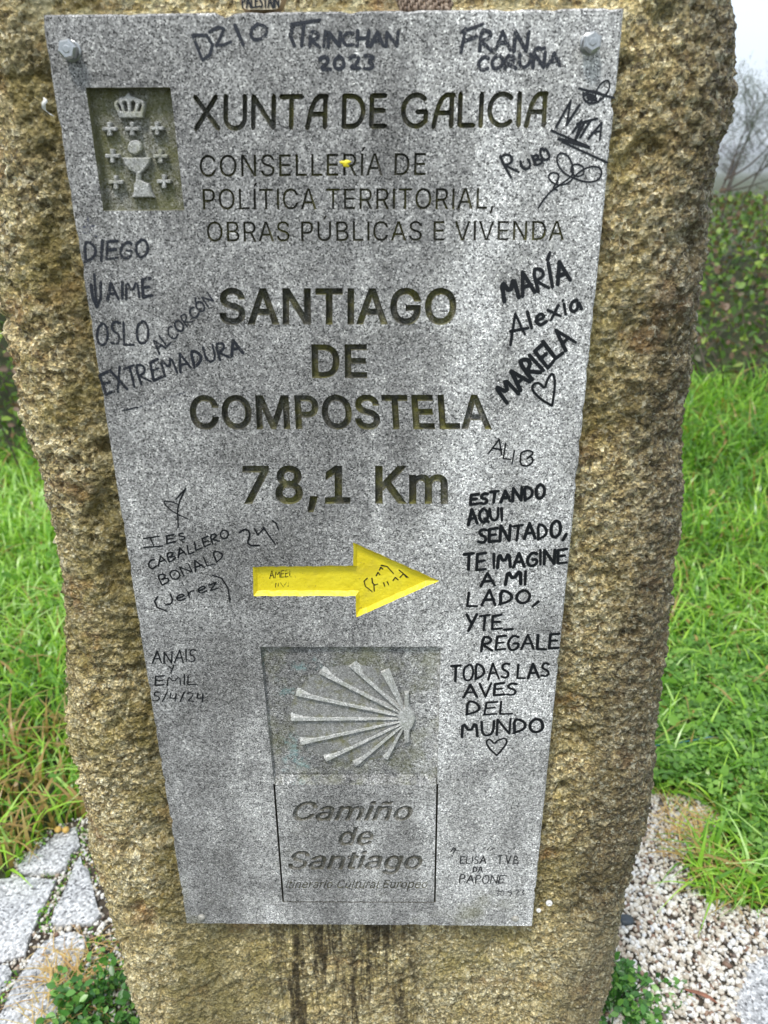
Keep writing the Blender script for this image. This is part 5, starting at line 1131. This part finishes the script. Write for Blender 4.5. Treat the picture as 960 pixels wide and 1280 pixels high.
PAV_PX = [
 [(80, 490), (130, 440), (200, 400), (290, 320), (380, 290), (400, 385), (350, 430), (322, 508), (270, 525), (170, 527), (95, 520)],
 [(60, 548), (150, 540), (278, 558), (250, 640), (215, 690), (180, 760), (120, 932), (-10, 968), (-160, 940), (-330, 760), (-230, 610), (-60, 560)],
 [(395, 440), (440, 512), (475, 640), (500, 735), (450, 775), (250, 780), (272, 700), (330, 600), (372, 480)],
 [(350, 815), (432, 840), (420, 920), (380, 1000), (330, 1080), (290, 1200), (245, 1340), (-70, 1420), (-20, 1270), (50, 1120), (125, 985), (220, 860)],
 [(-180, 975), (30, 985), (60, 1015), (40, 1060), (-20, 1160), (-80, 1260), (-330, 1230), (-320, 1040)],
]
pav_polys = [[ground(x/4, 960+y/4, 0.018) for x, y in P] for P in PAV_PX]
pav_right = [[ground(x, y, 0.012) for x, y in P] for P in ([(935, 1196), (965, 1185), (1030, 1190), (1045, 1260), (1000, 1330), (930, 1300), (912, 1262), (925, 1225)], [(880, 1296), (925, 1308), (990, 1340), (960, 1400), (860, 1380)])]
GR_R = [ground(*p) for p in [(700, 985), (870, 1000), (905, 1040), (850, 1080), (880, 1130), (990, 1150), (1150, 1180), (1400, 1300), (1300, 1700), (500, 1700), (400, 1300)]]
PV_L = [ground(*p) for p in [(-200, 1075), (15, 1110), (20, 1085), (60, 1045), (95, 1030), (200, 1010), (420, 1200), (400, 1700), (-600, 1700), (-500, 1150)]]
def bare(x, y):
    m1 = inpoly(x, y, GR_R) | inpoly(x, y, PV_L)
    m1 |= (np.abs(x) < 0.29) & (y > 0.0) & (y < 0.33)
    m1 |= (y < 0.12) & (np.abs(x) < 0.7)
    return m1
def reg_uniform(x0, x1, y0, y1, keep=None):
    def f(r, N):
        x = x0+(x1-x0)*r.random(N); y = y0+(y1-y0)*r.random(N)
        jx = x+0.03*fbm(np.stack([x*12, y*12, x*0], 1), 2, 3); jy = y+0.04*fbm(np.stack([x*12, y*12, x*0+5], 1), 2, 4)
        k = ~bare(jx, jy)
        if keep is not None: k &= keep(x, y, r)
        return x[k], y[k]
    return f
def tint(dry, lo=0.3, hi=0.95):
    def f(r, x, y, n):
        p = fbm(np.stack([x*2.2, y*2.2, x*0], 1), 3, 8)*0.35
        t = np.clip(lo+(hi-lo)*r.random(n)+p, 0.11, 1)
        edge = dry if np.isscalar(dry) else dry(x, y)
        return np.where(r.random(n) < edge, r.random(n)*0.075, t)
    return f
parts = []
dryL = lambda x, y: np.where(y < 0.85, 0.38, 0.05)*(x < 0)+0.07*(x >= 0)
parts.append(blades(52000, reg_uniform(-2.4, 2.4, 0.05, 2.0, lambda x, y, r: (r.random(len(x)) < np.where((x > 0.3) & (y < 1.0), 0.55, 1.0))), 0.05, 0.13, 0.0080, tint(dryL), 0.9, 4, 1))
parts.append(blades(34000, reg_uniform(-3.2, 3.6, 1.7, 3.3, lambda x, y, r: (x > 0) | (y < 2.45)), 0.08, 0.19, 0.0100, tint(0.06), 0.75, 4, 2))
parts.append(blades(9000, reg_uniform(0.9, 4.0, 2.5, 3.35), 0.14, 0.30, 0.014, tint(0.08, 0.15, 0.7), 0.9, 5, 3))
parts.append(blades(5000, reg_uniform(-3.6, -0.6, 2.2, 2.6), 0.10, 0.20, 0.010, tint(0.12, 0.15, 0.7), 0.9, 4, 4))
parts.append(blades(5000, reg_uniform(0.55, 1.3, 0.28, 0.75), 0.03, 0.09, 0.0055, tint(0.15), 1.1, 4, 6))
parts.append(blades(8000, reg_uniform(-4, 4, -2.5, 0.1), 0.04, 0.09, 0.005, tint(0.1), 0.8, 3, 5))
Vs, Fs, Ts, c_ = [], [], [], 0
for V, F, T in parts: Vs.append(V); Fs.append(F+c_); Ts.append(T); c_ += len(V)
g = mesh_np('grass', np.concatenate(Vs), np.concatenate(Fs), M['grass'], None, False, {'tint': np.concatenate(Ts)})
tag(g, 'lush green meadow grass with dry straws around the waymarker', 'grass', kind='stuff')

def leaves(name, N, pos, size, mat, template='oval', seed=1, tintr=(0, 1), tilt=0.7, label=None, parent=None, cat=None, kind='stuff'):
    """many small folded leaves; pos(r, N) -> xyz"""
    r = np.random.default_rng(seed); P = pos(r, N); n = len(P)
    if template == 'trefoil':
        tv = []; tf = []
        for k in range(3):
            a = rad(120*k); b0 = len(tv)
            for (u, w, h) in ((0, 0, 0), (0.45, 0.36, 0.10), (0.92, 0.34, 0.08), (0.84, 0, -0.02), (0.92, -0.34, 0.08), (0.45, -0.36, 0.10)):
                tv.append((u*math.cos(a)-w*math.sin(a), u*math.sin(a)+w*math.cos(a), h))
            tf += [(b0, b0+1, b0+2, b0+3), (b0, b0+3, b0+4, b0+5)]
    elif template == 'needle':
        tv = [(0, -0.03, 0), (1, -0.012, 0), (1, 0.012, 0), (0, 0.03, 0)]; tf = [(0, 1, 2, 3)]
    else:
        tv = [(0, 0, 0), (0.35, 0.30, 0.07), (0.75, 0.24, 0.06), (1.0, 0, -0.08), (0.75, -0.24, 0.06), (0.35, -0.30, 0.07), (0.5, 0, -0.02)]
        tf = [(0, 6, 2, 1), (6, 3, 2, 2), (0, 5, 4, 6), (6, 4, 3, 3)]
        tf = [(0, 6, 2, 1), (0, 5, 4, 6), (6, 4, 3, 2)]
    tv = np.array(tv, float); k = len(tv)
    a = r.random(n)*2*np.pi; t1 = r.normal(0, tilt, n); t2 = r.normal(0, tilt, n); s = size*(0.55+0.8*r.random(n))
    ca, sa = np.cos(a), np.sin(a); c1, s1 = np.cos(t1), np.sin(t1); c2, s2 = np.cos(t2), np.sin(t2)
    X, Y, Z = [np.repeat(tv[None, :, i], n, 0)*s[:, None] for i in range(3)]
    Y, Z = Y*c1[:, None]-Z*s1[:, None], Y*s1[:, None]+Z*c1[:, None]
    X, Z = X*c2[:, None]+Z*s2[:, None], -X*s2[:, None]+Z*c2[:, None]
    X, Y = X*ca[:, None]-Y*sa[:, None], X*sa[:, None]+Y*ca[:, None]
    V = np.stack([X+P[:, :1], Y+P[:, 1:2], Z+P[:, 2:3]], 2).reshape(-1, 3)
    F = (np.array(tf)[None]+np.arange(n)[:, None, None]*k).reshape(-1, 4)
    T = np.repeat(tintr[0]+(tintr[1]-tintr[0])*r.random(n), k)
    o = mesh_np(name, V, F, mat, parent, False, {'tint': T})
    tag(o, label, cat, kind=kind); return o
def pos_flat(x0, x1, y0, y1, h, keep=None):
    def f(r, N):
        x = x0+(x1-x0)*r.random(N); y = y0+(y1-y0)*r.random(N)
        k = ~bare(x, y) & (fbm(np.stack([x*5, y*5, x*0], 1), 3, 13) > -0.40)
        x, y = x[k], y[k]; return np.stack([x, y, terrain_h(x, y)+h*(0.25+0.75*r.random(len(x)))], 1)
    return f
leaves('clover', 26000, pos_flat(0.40, 2.0, 0.42, 1.15, 0.06), 0.014, M['clover'], 'trefoil', 21, (0.1, 1), 0.45, 'low clover patch between the gravel and the grass right of the waymarker', None, 'clover')
leaves('meadow_weed', 6000, pos_flat(-2.2, 3.2, 0.6, 3.4, 0.11), 0.027, M['clover'], 'oval', 23, (0.2, 1), 1.0, 'broad-leaved meadow weeds scattered through the grass', None, 'weeds')
leaves('fallen_leaf_litter', 900, pos_flat(0.5, 2.6, 0.6, 3.2, 0.05), 0.030, M['straw'], 'oval', 24, (0.0, 0.5), 0.5, 'dry leaf litter caught in the meadow grass', None, 'leaf litter')
def pos_clump(cx, cy, R, H, zb=0.0):
    def f(r, N):
        a = r.random(N)*2*np.pi; q = R*np.sqrt(r.random(N))*(1+0.35*np.sin(a*3+1)+0.2*np.sin(a*7)); h = np.maximum(H*(1-(q/R)**2), 0.012)*(0.25+0.85*r.random(N))
        x, y = cx+q*np.cos(a), cy+q*np.sin(a); k = fbm(np.stack([x*38, y*38, h*30+R*50], 1), 2, 19) > -0.10
        return np.stack([x, y, zb+h], 1)[k]
    return f
def weed(px, py, R, H, N, size, seed, label, cat='weed'):
    cx, cy = ground(px, py)
    o = link('leafy_weed', None); o.location = (cx, cy, 0); tag(o, label, cat)
    leaves('leaf', N, pos_clump(0, 0, R, H), size, M['weed'], 'oval', seed, (0, 1), 0.6, None, o, None, 'stuff')
    r = np.random.default_rng(seed); vs, fs = [], []
    for k in range(26):
        a = r.random()*6.28; q = R*0.7*r.random(); b0 = len(vs); w = 0.0012
        for t in (0, 0.5, 1):
            X = q*math.cos(a)*t*1.1; Y = q*math.sin(a)*t*1.1; Z = H*0.9*(t**0.8)*(1-0.4*q/R)
            vs += [(X-w, Y, Z), (X+w, Y, Z), (X, Y+w, Z)]
        for s in range(2):
            for q_ in range(3): fs.append((b0+3*s+q_, b0+3*s+(q_+1) % 3, b0+3*s+3+(q_+1) % 3, b0+3*s+3+q_))
    mesh_py('stem', vs, fs, M['weed'], o)['kind'] = 'stuff'
weed(126, 1262, 0.100, 0.060, 1150, 0.0135, 31, 'dark green leafy weed at the waymarker foot on its left, beside paving stones')
weed(96, 1330, 0.07, 0.06, 260, 0.013, 33, 'paler small-leaved weed growing between the lower paving stones left of the waymarker')
weed(768, 1262, 0.080, 0.070, 800, 0.0130, 32, 'dark green leafy weed at the foot of the waymarker on its right, beside the gravel')

def tuft(px, py, N, h, label, seed, spread=0.03):
    cx, cy = ground(px, py)
    def rg(r, n): return r.normal(0, spread, n), r.normal(0, spread, n)
    V, F, T = blades(N, rg, h*0.4, h, 0.0022, lambda r, x, y, n: r.random(n), 1.6, 4, seed, lambda x, y: x*0)
    o = mesh_np('dry_grass_tuft', V, F, M['straw'], None, False, {'tint': T}); o.location = (cx, cy, 0.006)
    tag(o, label, 'dry grass')
tuft(858, 1045, 130, 0.06, 'orange dry grass tuft lying on the white gravel beside the clover', 41)
tuft(890, 1092, 60, 0.07, 'thin straw-coloured grass tuft at the edge of the gravel, right of the orange tuft', 42)
tuft(92, 1225, 220, 0.045, 'yellow dry grass tuft between the lowest paving stone and the leafy weed', 43, 0.026)
tuft(75, 1268, 160, 0.045, 'yellow dry grass tuft in the paving joint nearest the bottom edge', 44, 0.022)

# ------------------------------------------------------------------ paving stones, gravel
pave = link('pavement', None); tag(pave, kind='structure')
# soil bed under paving and gravel
def bed(name, P, z, mat):
    o = mesh_py(name, [(x, y, z) for x, y in P], [tuple(range(len(P)))[::-1] if sum(P[i-1][0]*P[i][1]-P[i][0]*P[i-1][1] for i in range(len(P))) < 0 else tuple(range(len(P)))], mat); tag(o, kind='structure'); return o
bed('soil', PV_L, 0.010, M['soil'])
def pav_stone(P, top, seed):
    r = random.Random(seed)
    # densify and roughen outline
    Q = []
    for i in range(len(P)):
        a, b = P[i], P[(i+1) % len(P)]; L = math.hypot(b[0]-a[0], b[1]-a[1]); n = max(1, int(L/0.018))
        for k in range(n): Q.append((a[0]+(b[0]-a[0])*k/n+r.uniform(-.002, .002), a[1]+(b[1]-a[1])*k/n+r.uniform(-.002, .002)))
    cx = sum(q[0] for q in Q)/len(Q); cy = sum(q[1] for q in Q)/len(Q)
    vs = []; fs = []; n = len(Q)
    for f, z in ((1.0, -0.02), (1.0, top-0.003), (0.992, top-0.0007), (0.98, top), (0.6, top+0.001), (0.25, top)):
        for (x, y) in Q: vs.append((x-cx if f == 1 else (x-cx)*f, y-cy if f == 1 else (y-cy)*f, z+(r.uniform(-.001, .001) if z > 0 else 0)))
    for s in range(5):
        for k in range(n): fs.append((s*n+k, s*n+(k+1) % n, (s+1)*n+(k+1) % n, (s+1)*n+k))
    fs.append(tuple(5*n+k for k in range(n)))
    bm_ = mesh_py('paving_stone', vs, fs, M['pav'], pave, True); bm_.location = (cx, cy, 0); bm_.data.flip_normals() if sum(Q[i-1][0]*Q[i][1]-Q[i][0]*Q[i-1][1] for i in range(n)) < 0 else None
for i, P in enumerate(pav_polys): pav_stone(P, 0.018, i)
for i, P in enumerate(pav_right): pav_stone(P, 0.011, 20+i)
rr = random.Random(4)
for (cx, cy, r0) in ((-0.95, 0.05, 0.13), (-0.62, -0.12, 0.12), (-0.36, -0.08, 0.11), (-0.92, -0.28, 0.14), (-0.55, -0.42, 0.13), (-0.22, -0.34, 0.14), (0.1, -0.25, 0.13), (0.12, -0.58, 0.14), (0.45, -0.4, 0.13), (-0.2, -0.68, 0.14)):
    n = rr.choice((5, 6, 7)); a0 = rr.random()*6
    pav_stone([(cx+r0*rr.uniform(.85, 1.1)*math.cos(a0+2*math.pi*k/n), cy+r0*rr.uniform(.85, 1.1)*math.sin(a0+2*math.pi*k/n)) for k in range(n)], 0.018, 50+int(cx*100))
bed('path', GR_R, 0.004, mat_simple('gravel_bed', (0.09, 0.075, 0.055), 0.9, 0, 0.6, 90, 1, 0.01))
def gravel(name, N, region, smin, smax, seed, label, z0=0.006):
    r = np.random.default_rng(seed)
    bm = bmesh.new(); bmesh.ops.create_icosphere(bm, subdivisions=1, radius=1)
    tv = np.array([v.co[:] for v in bm.verts]); tf = np.array([[v.index for v in f.verts] for f in bm.faces]); bm.free()
    x, y = region(r, N); n = len(x); s = smin+(smax-smin)*r.random(n)**1.5
    k = len(tv); V = np.repeat(tv[None], n, 0)*(1+0.28*(r.random((n, k, 1))-0.5)*1.6)
    V = V*np.stack([s*(0.8+0.5*r.random(n)), s*(0.65+0.4*r.random(n)), s*(0.45+0.35*r.random(n))], 1)[:, None, :]
    q = r.normal(size=(n, 4)); q[:, 1:3] *= 0.6; q /= np.linalg.norm(q, axis=1)[:, None]; w, a, b, c = q.T
    Rm = np.stack([1-2*(b*b+c*c), 2*(a*b-w*c), 2*(a*c+w*b), 2*(a*b+w*c), 1-2*(a*a+c*c), 2*(b*c-w*a), 2*(a*c-w*b), 2*(b*c+w*a), 1-2*(a*a+b*b)], 1).reshape(n, 3, 3)
    V = np.einsum('nij,nkj->nki', Rm, V)
    V += np.stack([x, y, z0+s*0.35+r.random(n)*0.006], 1)[:, None, :]
    o = mesh_np(name, V.reshape(-1, 3), (tf[None]+np.arange(n)[:, None, None]*k).reshape(-1, 3), M['gravel'], None, False, {'tint': np.repeat(r.random(n), k)})
    tag(o, label, 'gravel', kind='stuff')
def rg_gravel(r, N):
    x = 0.0+1.4*r.random(N); y = -0.25+1.0*r.random(N)
    jx = x+0.05*fbm(np.stack([x*9, y*9, x*0], 1), 2, 3); jy = y+0.05*fbm(np.stack([x*9, y*9, x*0+5], 1), 2, 4)
    k = (inpoly(jx, jy, GR_R) | inpoly(x, y, GR_R) | (y < 0.02)) & ~((y > 0.03) & (x < 0.27))
    for P in pav_right:
        c0 = np.mean(P, 0); Pq = [tuple(c0+(np.array(p)-c0)*0.86) for p in P]; k &= ~inpoly(x, y, Pq)
    return x[k], y[k]
gravel('gravel', 72000, rg_gravel, 0.0030, 0.0062, 51, 'pale white and cream gravel path right of the waymarker')
def rg_joint(r, N):
    x = -1.0+1.0*r.random(N); y = -0.3+1.0*r.random(N); k = inpoly(x, y, PV_L) | ((y < 0.02) & (x > -0.4))
    for P in pav_polys: k &= ~inpoly(x, y, P)
    return x[k], y[k]
gravel('joint_gravel', 26000, rg_joint, 0.0020, 0.0056, 52, 'small pale grit in the joints of the paving left of the waymarker', 0.009)
def rg_moss(r, N):
    x, y = rg_joint(r, N); k = fbm(np.stack([x*14, y*14, x*0], 1), 2, 17) > 0.0; x, y = x[k], y[k]; return np.stack([x, y, 0.012+0.012*r.random(len(x))], 1)
leaves('moss', 30000, rg_moss, 0.0055, M['grass'], 'oval', 61, (0.02, 0.7), 0.7, 'moss and bits of dry plants in the paving joints left of the waymarker', None, 'moss')

# little loose things
x, y = ground(781, 1158); sl = blob('slate_chip', (x, y, 0.016), 0.013, 0.010, 0.005, M['dark'], 5, 0.2, 2, 1.6, 0.7); tag(sl, 'small dark slate chip on the gravel against the right side of the waymarker', 'stone')
yel = mat_simple('ochre_fungus', (0.52, 0.33, 0.08), 0.45)
for (a, b, t) in ((73, 1038, 'small round ochre nut on the uppermost paving stone, left one of a pair'), (82.5, 1038.5, 'small round ochre nut on the uppermost paving stone, right one of a pair')):
    x, y = ground(a, b, 0.022); o = blob('ochre_nut', (x, y, 0.0245), 0.0068, 0.0068, 0.0062, yel, 6, 0.05, 2); tag(o, t, 'nut', 'ochre nuts on the paving')
def ribbon_leaf(px, py, L, bend, mat, label, name, w=0.004, cat='leaf', z=0.016):
    x, y = ground(px, py); vs = []; fs = []; n = 10
    for i in range(n+1):
        t = i/n-0.5; a = bend*t*2; X = L*0.5*math.sin(a); Y = -L*t; ww = w*(1-(2*t)**2)+0.0006
        vs += [(X-ww, Y, 0.003*math.cos(t*5)), (X, Y, 0.003*math.cos(t*5)-0.0012), (X+ww, Y, 0.003*math.cos(t*5))]
    for i in range(n):
        for q in (0, 1): fs.append((3*i+q, 3*i+q+1, 3*i+q+4, 3*i+q+3))
    o = mesh_py(name, vs, fs, mat, None, True); o.location = (x, y, z); o.rotation_euler = (0, 0, rad(25)); md = o.modifiers.new('thick', 'SOLIDIFY'); md.thickness = 0.0006
    tag(o, label, cat)
red = mat_simple('dead_leaf', (0.24, 0.10, 0.055), 0.5)
ribbon_leaf(873, 1252, 0.040, 0.9, red, 'narrow curled reddish dead leaf on the gravel near the pale flat stone', 'dead_leaf')
ribbon_leaf(853, 1108, 0.016, 0.4, red, 'tiny reddish dead leaf on the gravel below the orange dry tuft', 'dead_leaf', 0.002)
def cord():
    pts = [(800, 945), (820, 936), (840, 928), (862, 926), (885, 926), (905, 921)]
    P3 = []
    for k, (a, b) in enumerate(pts):
        x, y = ground(a, b, 0.05); P3.append((x, y, 0.052+0.008*math.sin(k*2)))
    vs = []; fs = []; n = 30
    for i in range(n+1):
        u = i/n*(len(P3)-1); k = min(int(u), len(P3)-2); f = u-k; f = f*f*(3-2*f); p = [P3[k][q]*(1-f)+P3[k+1][q]*f for q in range(3)]
        for j in range(6): vs.append((p[0], p[1]+0.0013*math.cos(j*1.047), p[2]+0.0013*math.sin(j*1.047)))
    for i in range(n):
        for j in range(6): fs.append((6*i+j, 6*i+(j+1) % 6, 6*i+6+(j+1) % 6, 6*i+6+j))
    o = mesh_py('blue_cord', vs, fs, mat_simple('blue_plastic', (0.02, 0.16, 0.22), 0.4), None, True); tag(o, 'thin blue cord lying in the clover right of the waymarker', 'cord')
cord()

# ------------------------------------------------------------------ bramble bank, shrubs, far trees
def pos_bank(x0, x1, y0, y1, hgt, seed):
    def f(r, N):
        x = x0+(x1-x0)*r.random(N); y = y0+(y1-y0)*r.random(N)
        P = np.stack([x*1.6, y*1.6, x*0], 1); top = hgt*(0.62+0.5*fbm(P, 3, seed))*np.clip((y-y0)/0.55, 0.12, 1)
        z = terrain_h(x, y)+top*(1-0.55*r.random(N)**2)
        z2 = fbm(np.stack([x*9, y*9, z*9], 1), 2, seed+3); k = z2 > -0.22
        return np.stack([x[k], y[k], z[k]], 1)
    return f
def bank(x0, x1, y0, y1, hgt, N, seed, label):
    o = link('bramble_hedge', None); o.location = (0, 0, 0); tag(o, label, 'hedge')
    leaves('leaf', N, pos_bank(x0, x1, y0, y1, hgt, seed), 0.045, M['bramble'], 'oval', seed, (0.0, 1), 0.7, None, o, None, 'stuff')
    r = np.random.default_rng(seed+5); vs = []; fs = []
    for k in range(int(N/70)):
        x = x0+(x1-x0)*r.random(); y = y0+(y1-y0)*r.random(); a = r.random()*6.28; L = 0.3+0.6*r.random(); H = hgt*(0.5+0.6*r.random()); z = float(terrain_h(np.array([x]), np.array([y]))[0]); b0 = len(vs)
        for s in range(7):
            t = s/6; w = 0.004*(1-0.7*t); X = x+L*t*math.cos(a); Y = y+L*t*math.sin(a); Z = z+H*math.sin(t*2.3)
            vs += [(X-w, Y, Z), (X+w*0.5, Y+w, Z), (X+w*0.5, Y-w, Z)]
        for s in range(6):
            for q in range(3): fs.append((b0+3*s+q, b0+3*s+(q+1) % 3, b0+3*s+3+(q+1) % 3, b0+3*s+3+q))
    mesh_py('cane', vs, fs, M['twig'], o)['kind'] = 'stuff'
bank(-0.1, 6.5, 3.15, 6.4, 0.50, 36000, 71, 'tangled bramble bank with brown and green leaves behind the grass, right of the waymarker')
bank(-5.5, 0.1, 2.35, 5.2, 0.62, 30000, 75, 'dark bramble bank behind the grass, left of the waymarker')

def tube_tree(name, base, segs, mat, leafN, leaf_size, label, cat, seed, leafmat, spread=0.12, template='needle', trunk='trunk', crown='crown'):
    o = link(name, None); o.location = base; tag(o, label, cat)
    vs = []; fs = []; tips = []
    for (p0, p1, r0, r1, bend) in segs:
        p0, p1 = Vector(p0), Vector(p1); d = (p1-p0); L = d.length; dn = d.normalized(); sx = dn.orthogonal().normalized(); sy = dn.cross(sx); b0 = len(vs); n = 8
        for s in range(n+1):
            t = s/n; c = p0.lerp(p1, t)+Vector(bend)*math.sin(math.pi*t); r_ = r0+(r1-r0)*t
            if t > 0.35: tips.append(c)
            for k in range(5): vs.append(c+sx*(r_*math.cos(k*1.2566))+sy*(r_*math.sin(k*1.2566)))
        for s in range(n):
            for k in range(5): fs.append((b0+5*s+k, b0+5*s+(k+1) % 5, b0+5*s+5+(k+1) % 5, b0+5*s+5+k))
    mesh_py(trunk, vs, fs, mat, o, True)
    T = np.array([t[:] for t in tips])
    def pos(r, N):
        q = T[r.integers(0, len(T), N)]; return q+r.normal(0, spread, (N, 3))
    leaves(crown, leafN, pos, leaf_size, leafmat, template, seed, (0, 1), 1.0, None, o, None, 'stuff')
    return o
# airy shrub behind the bank on the right: position fixed by its stems' foot seen past the stone
def shrub():
    d = ray(905, 232); t = 5.6/d[1]; foot = CAM+d*t; r = random.Random(9); segs = []
    def pt(px, py, dy=0.0):
        dd = ray(px, py); tt = (5.6+dy)/dd[1]; p = CAM+dd*tt; return tuple(p-foot)
    for (a, b, dy, w) in (((903, 235), (948, 118), 0.1, 0.012), ((905, 225), (985, 150), -0.1, 0.014), ((905, 205), (945, 140), 0.2, 0.010), ((900, 240), (1020, 190), 0.0, 0.010), ((908, 238), (975, 80), 0.3, 0.012), ((915, 215), (1010, 100), 0.2, 0.012), ((900, 240), (900, 100), 0.3, 0.011), ((905, 240), (1060, 120), 0.3, 0.012), ((903, 236), (860, 110), 0.4, 0.012)):
        p0 = pt(*a); p1 = pt(b[0], b[1], dy); segs.append(((0, 0, -0.5) if r.random() < 0.4 else p0, p1, w*0.6, 0.0015, (r.uniform(-.04, .04), 0, -0.05)))
        for k in range(6):
            f = r.uniform(0.35, 0.95); q = Vector(p0).lerp(Vector(p1), f); e = q+Vector((r.uniform(-.16, .2), r.uniform(-.2, .2), r.uniform(.08, .28))); segs.append((tuple(q), tuple(e), 0.003, 0.001, (0, 0, 0)))
    tube_tree('airy_shrub', tuple(foot), segs, M['twig'], 5500, 0.038, 'airy thin-branched shrub with fine grey-green needles against the sky, right of the waymarker', 'shrub', 81, M['needle'], 0.035, 'needle', 'branches', 'foliage')
shrub()
far_leaf = mat_leaf('far_foliage', [(0, (0.06, 0.05, 0.03)), (0.5, (0.09, 0.075, 0.04)), (1, (0.07, 0.09, 0.04))], 0.7, 0.2)
def far_tree(x, y, h, seed, label):
    r = random.Random(seed); segs = [((0, 0, 0), (0, 0, h*0.75), h*0.03, h*0.01, (0.1, 0, 0))]
    for k in range(16):
        z = h*r.uniform(0.25, 0.7); a = r.random()*6.28; L = h*r.uniform(0.2, 0.38); segs.append(((0, 0, z), (L*math.cos(a), L*math.sin(a), z+L*0.8), h*0.012, h*0.003, (0, 0, 0.05)))
    z0 = float(terrain_h(np.array([float(x)]), np.array([float(y)]))[0])
    tube_tree('bare_tree', (x, y, z0-0.1), segs, M['twig'], 900, h*0.03, label, 'tree', seed, far_leaf, h*0.05, 'oval')
for k, (x, y, h) in enumerate(((24, 52, 3.4), (27.5, 54, 3.9), (31, 55, 3.3), (20, 50, 3.0), (35, 52, 3.6), (40, 60, 4.0))):
    far_tree(x, y, h, 90+k, ['short brownish far tree behind the shrub, its crown rounded', 'taller brownish far tree behind the shrub', 'brownish far tree at the right edge beyond the bank', 'low brownish far tree hidden next to the stone edge', 'brownish far tree beyond the right edge of the field', 'farthest brownish tree of the row beyond the bank'][k])

# ------------------------------------------------------------------ haze
def haze():
    x0, x1, y0, y1, z0, z1 = -1150, 1150, -300, 1150, -2.0, 62.0
    vs = [(x, y, z) for z in (z0, z1) for y in (y0, y1) for x in (x0, x1)]
    fs = [(0, 2, 3, 1), (4, 5, 7, 6), (0, 1, 5, 4), (2, 6, 7, 3), (0, 4, 6, 2), (1, 3, 7, 5)]
    mt = bpy.data.materials.new('haze'); mt.use_nodes = True; n = mt.node_tree; n.nodes.clear()
    o = n.nodes.new('ShaderNodeOutputMaterial'); v = n.nodes.new('ShaderNodeVolumePrincipled'); v.inputs['Color'].default_value = (0.92, 0.95, 1, 1); v.inputs['Density'].default_value = 0.0016
    n.links.new(v.outputs[0], o.inputs['Volume'])
    tag(mesh_py('haze', vs, fs, mt), kind='stuff')
HAZE = True
if HAZE: haze()
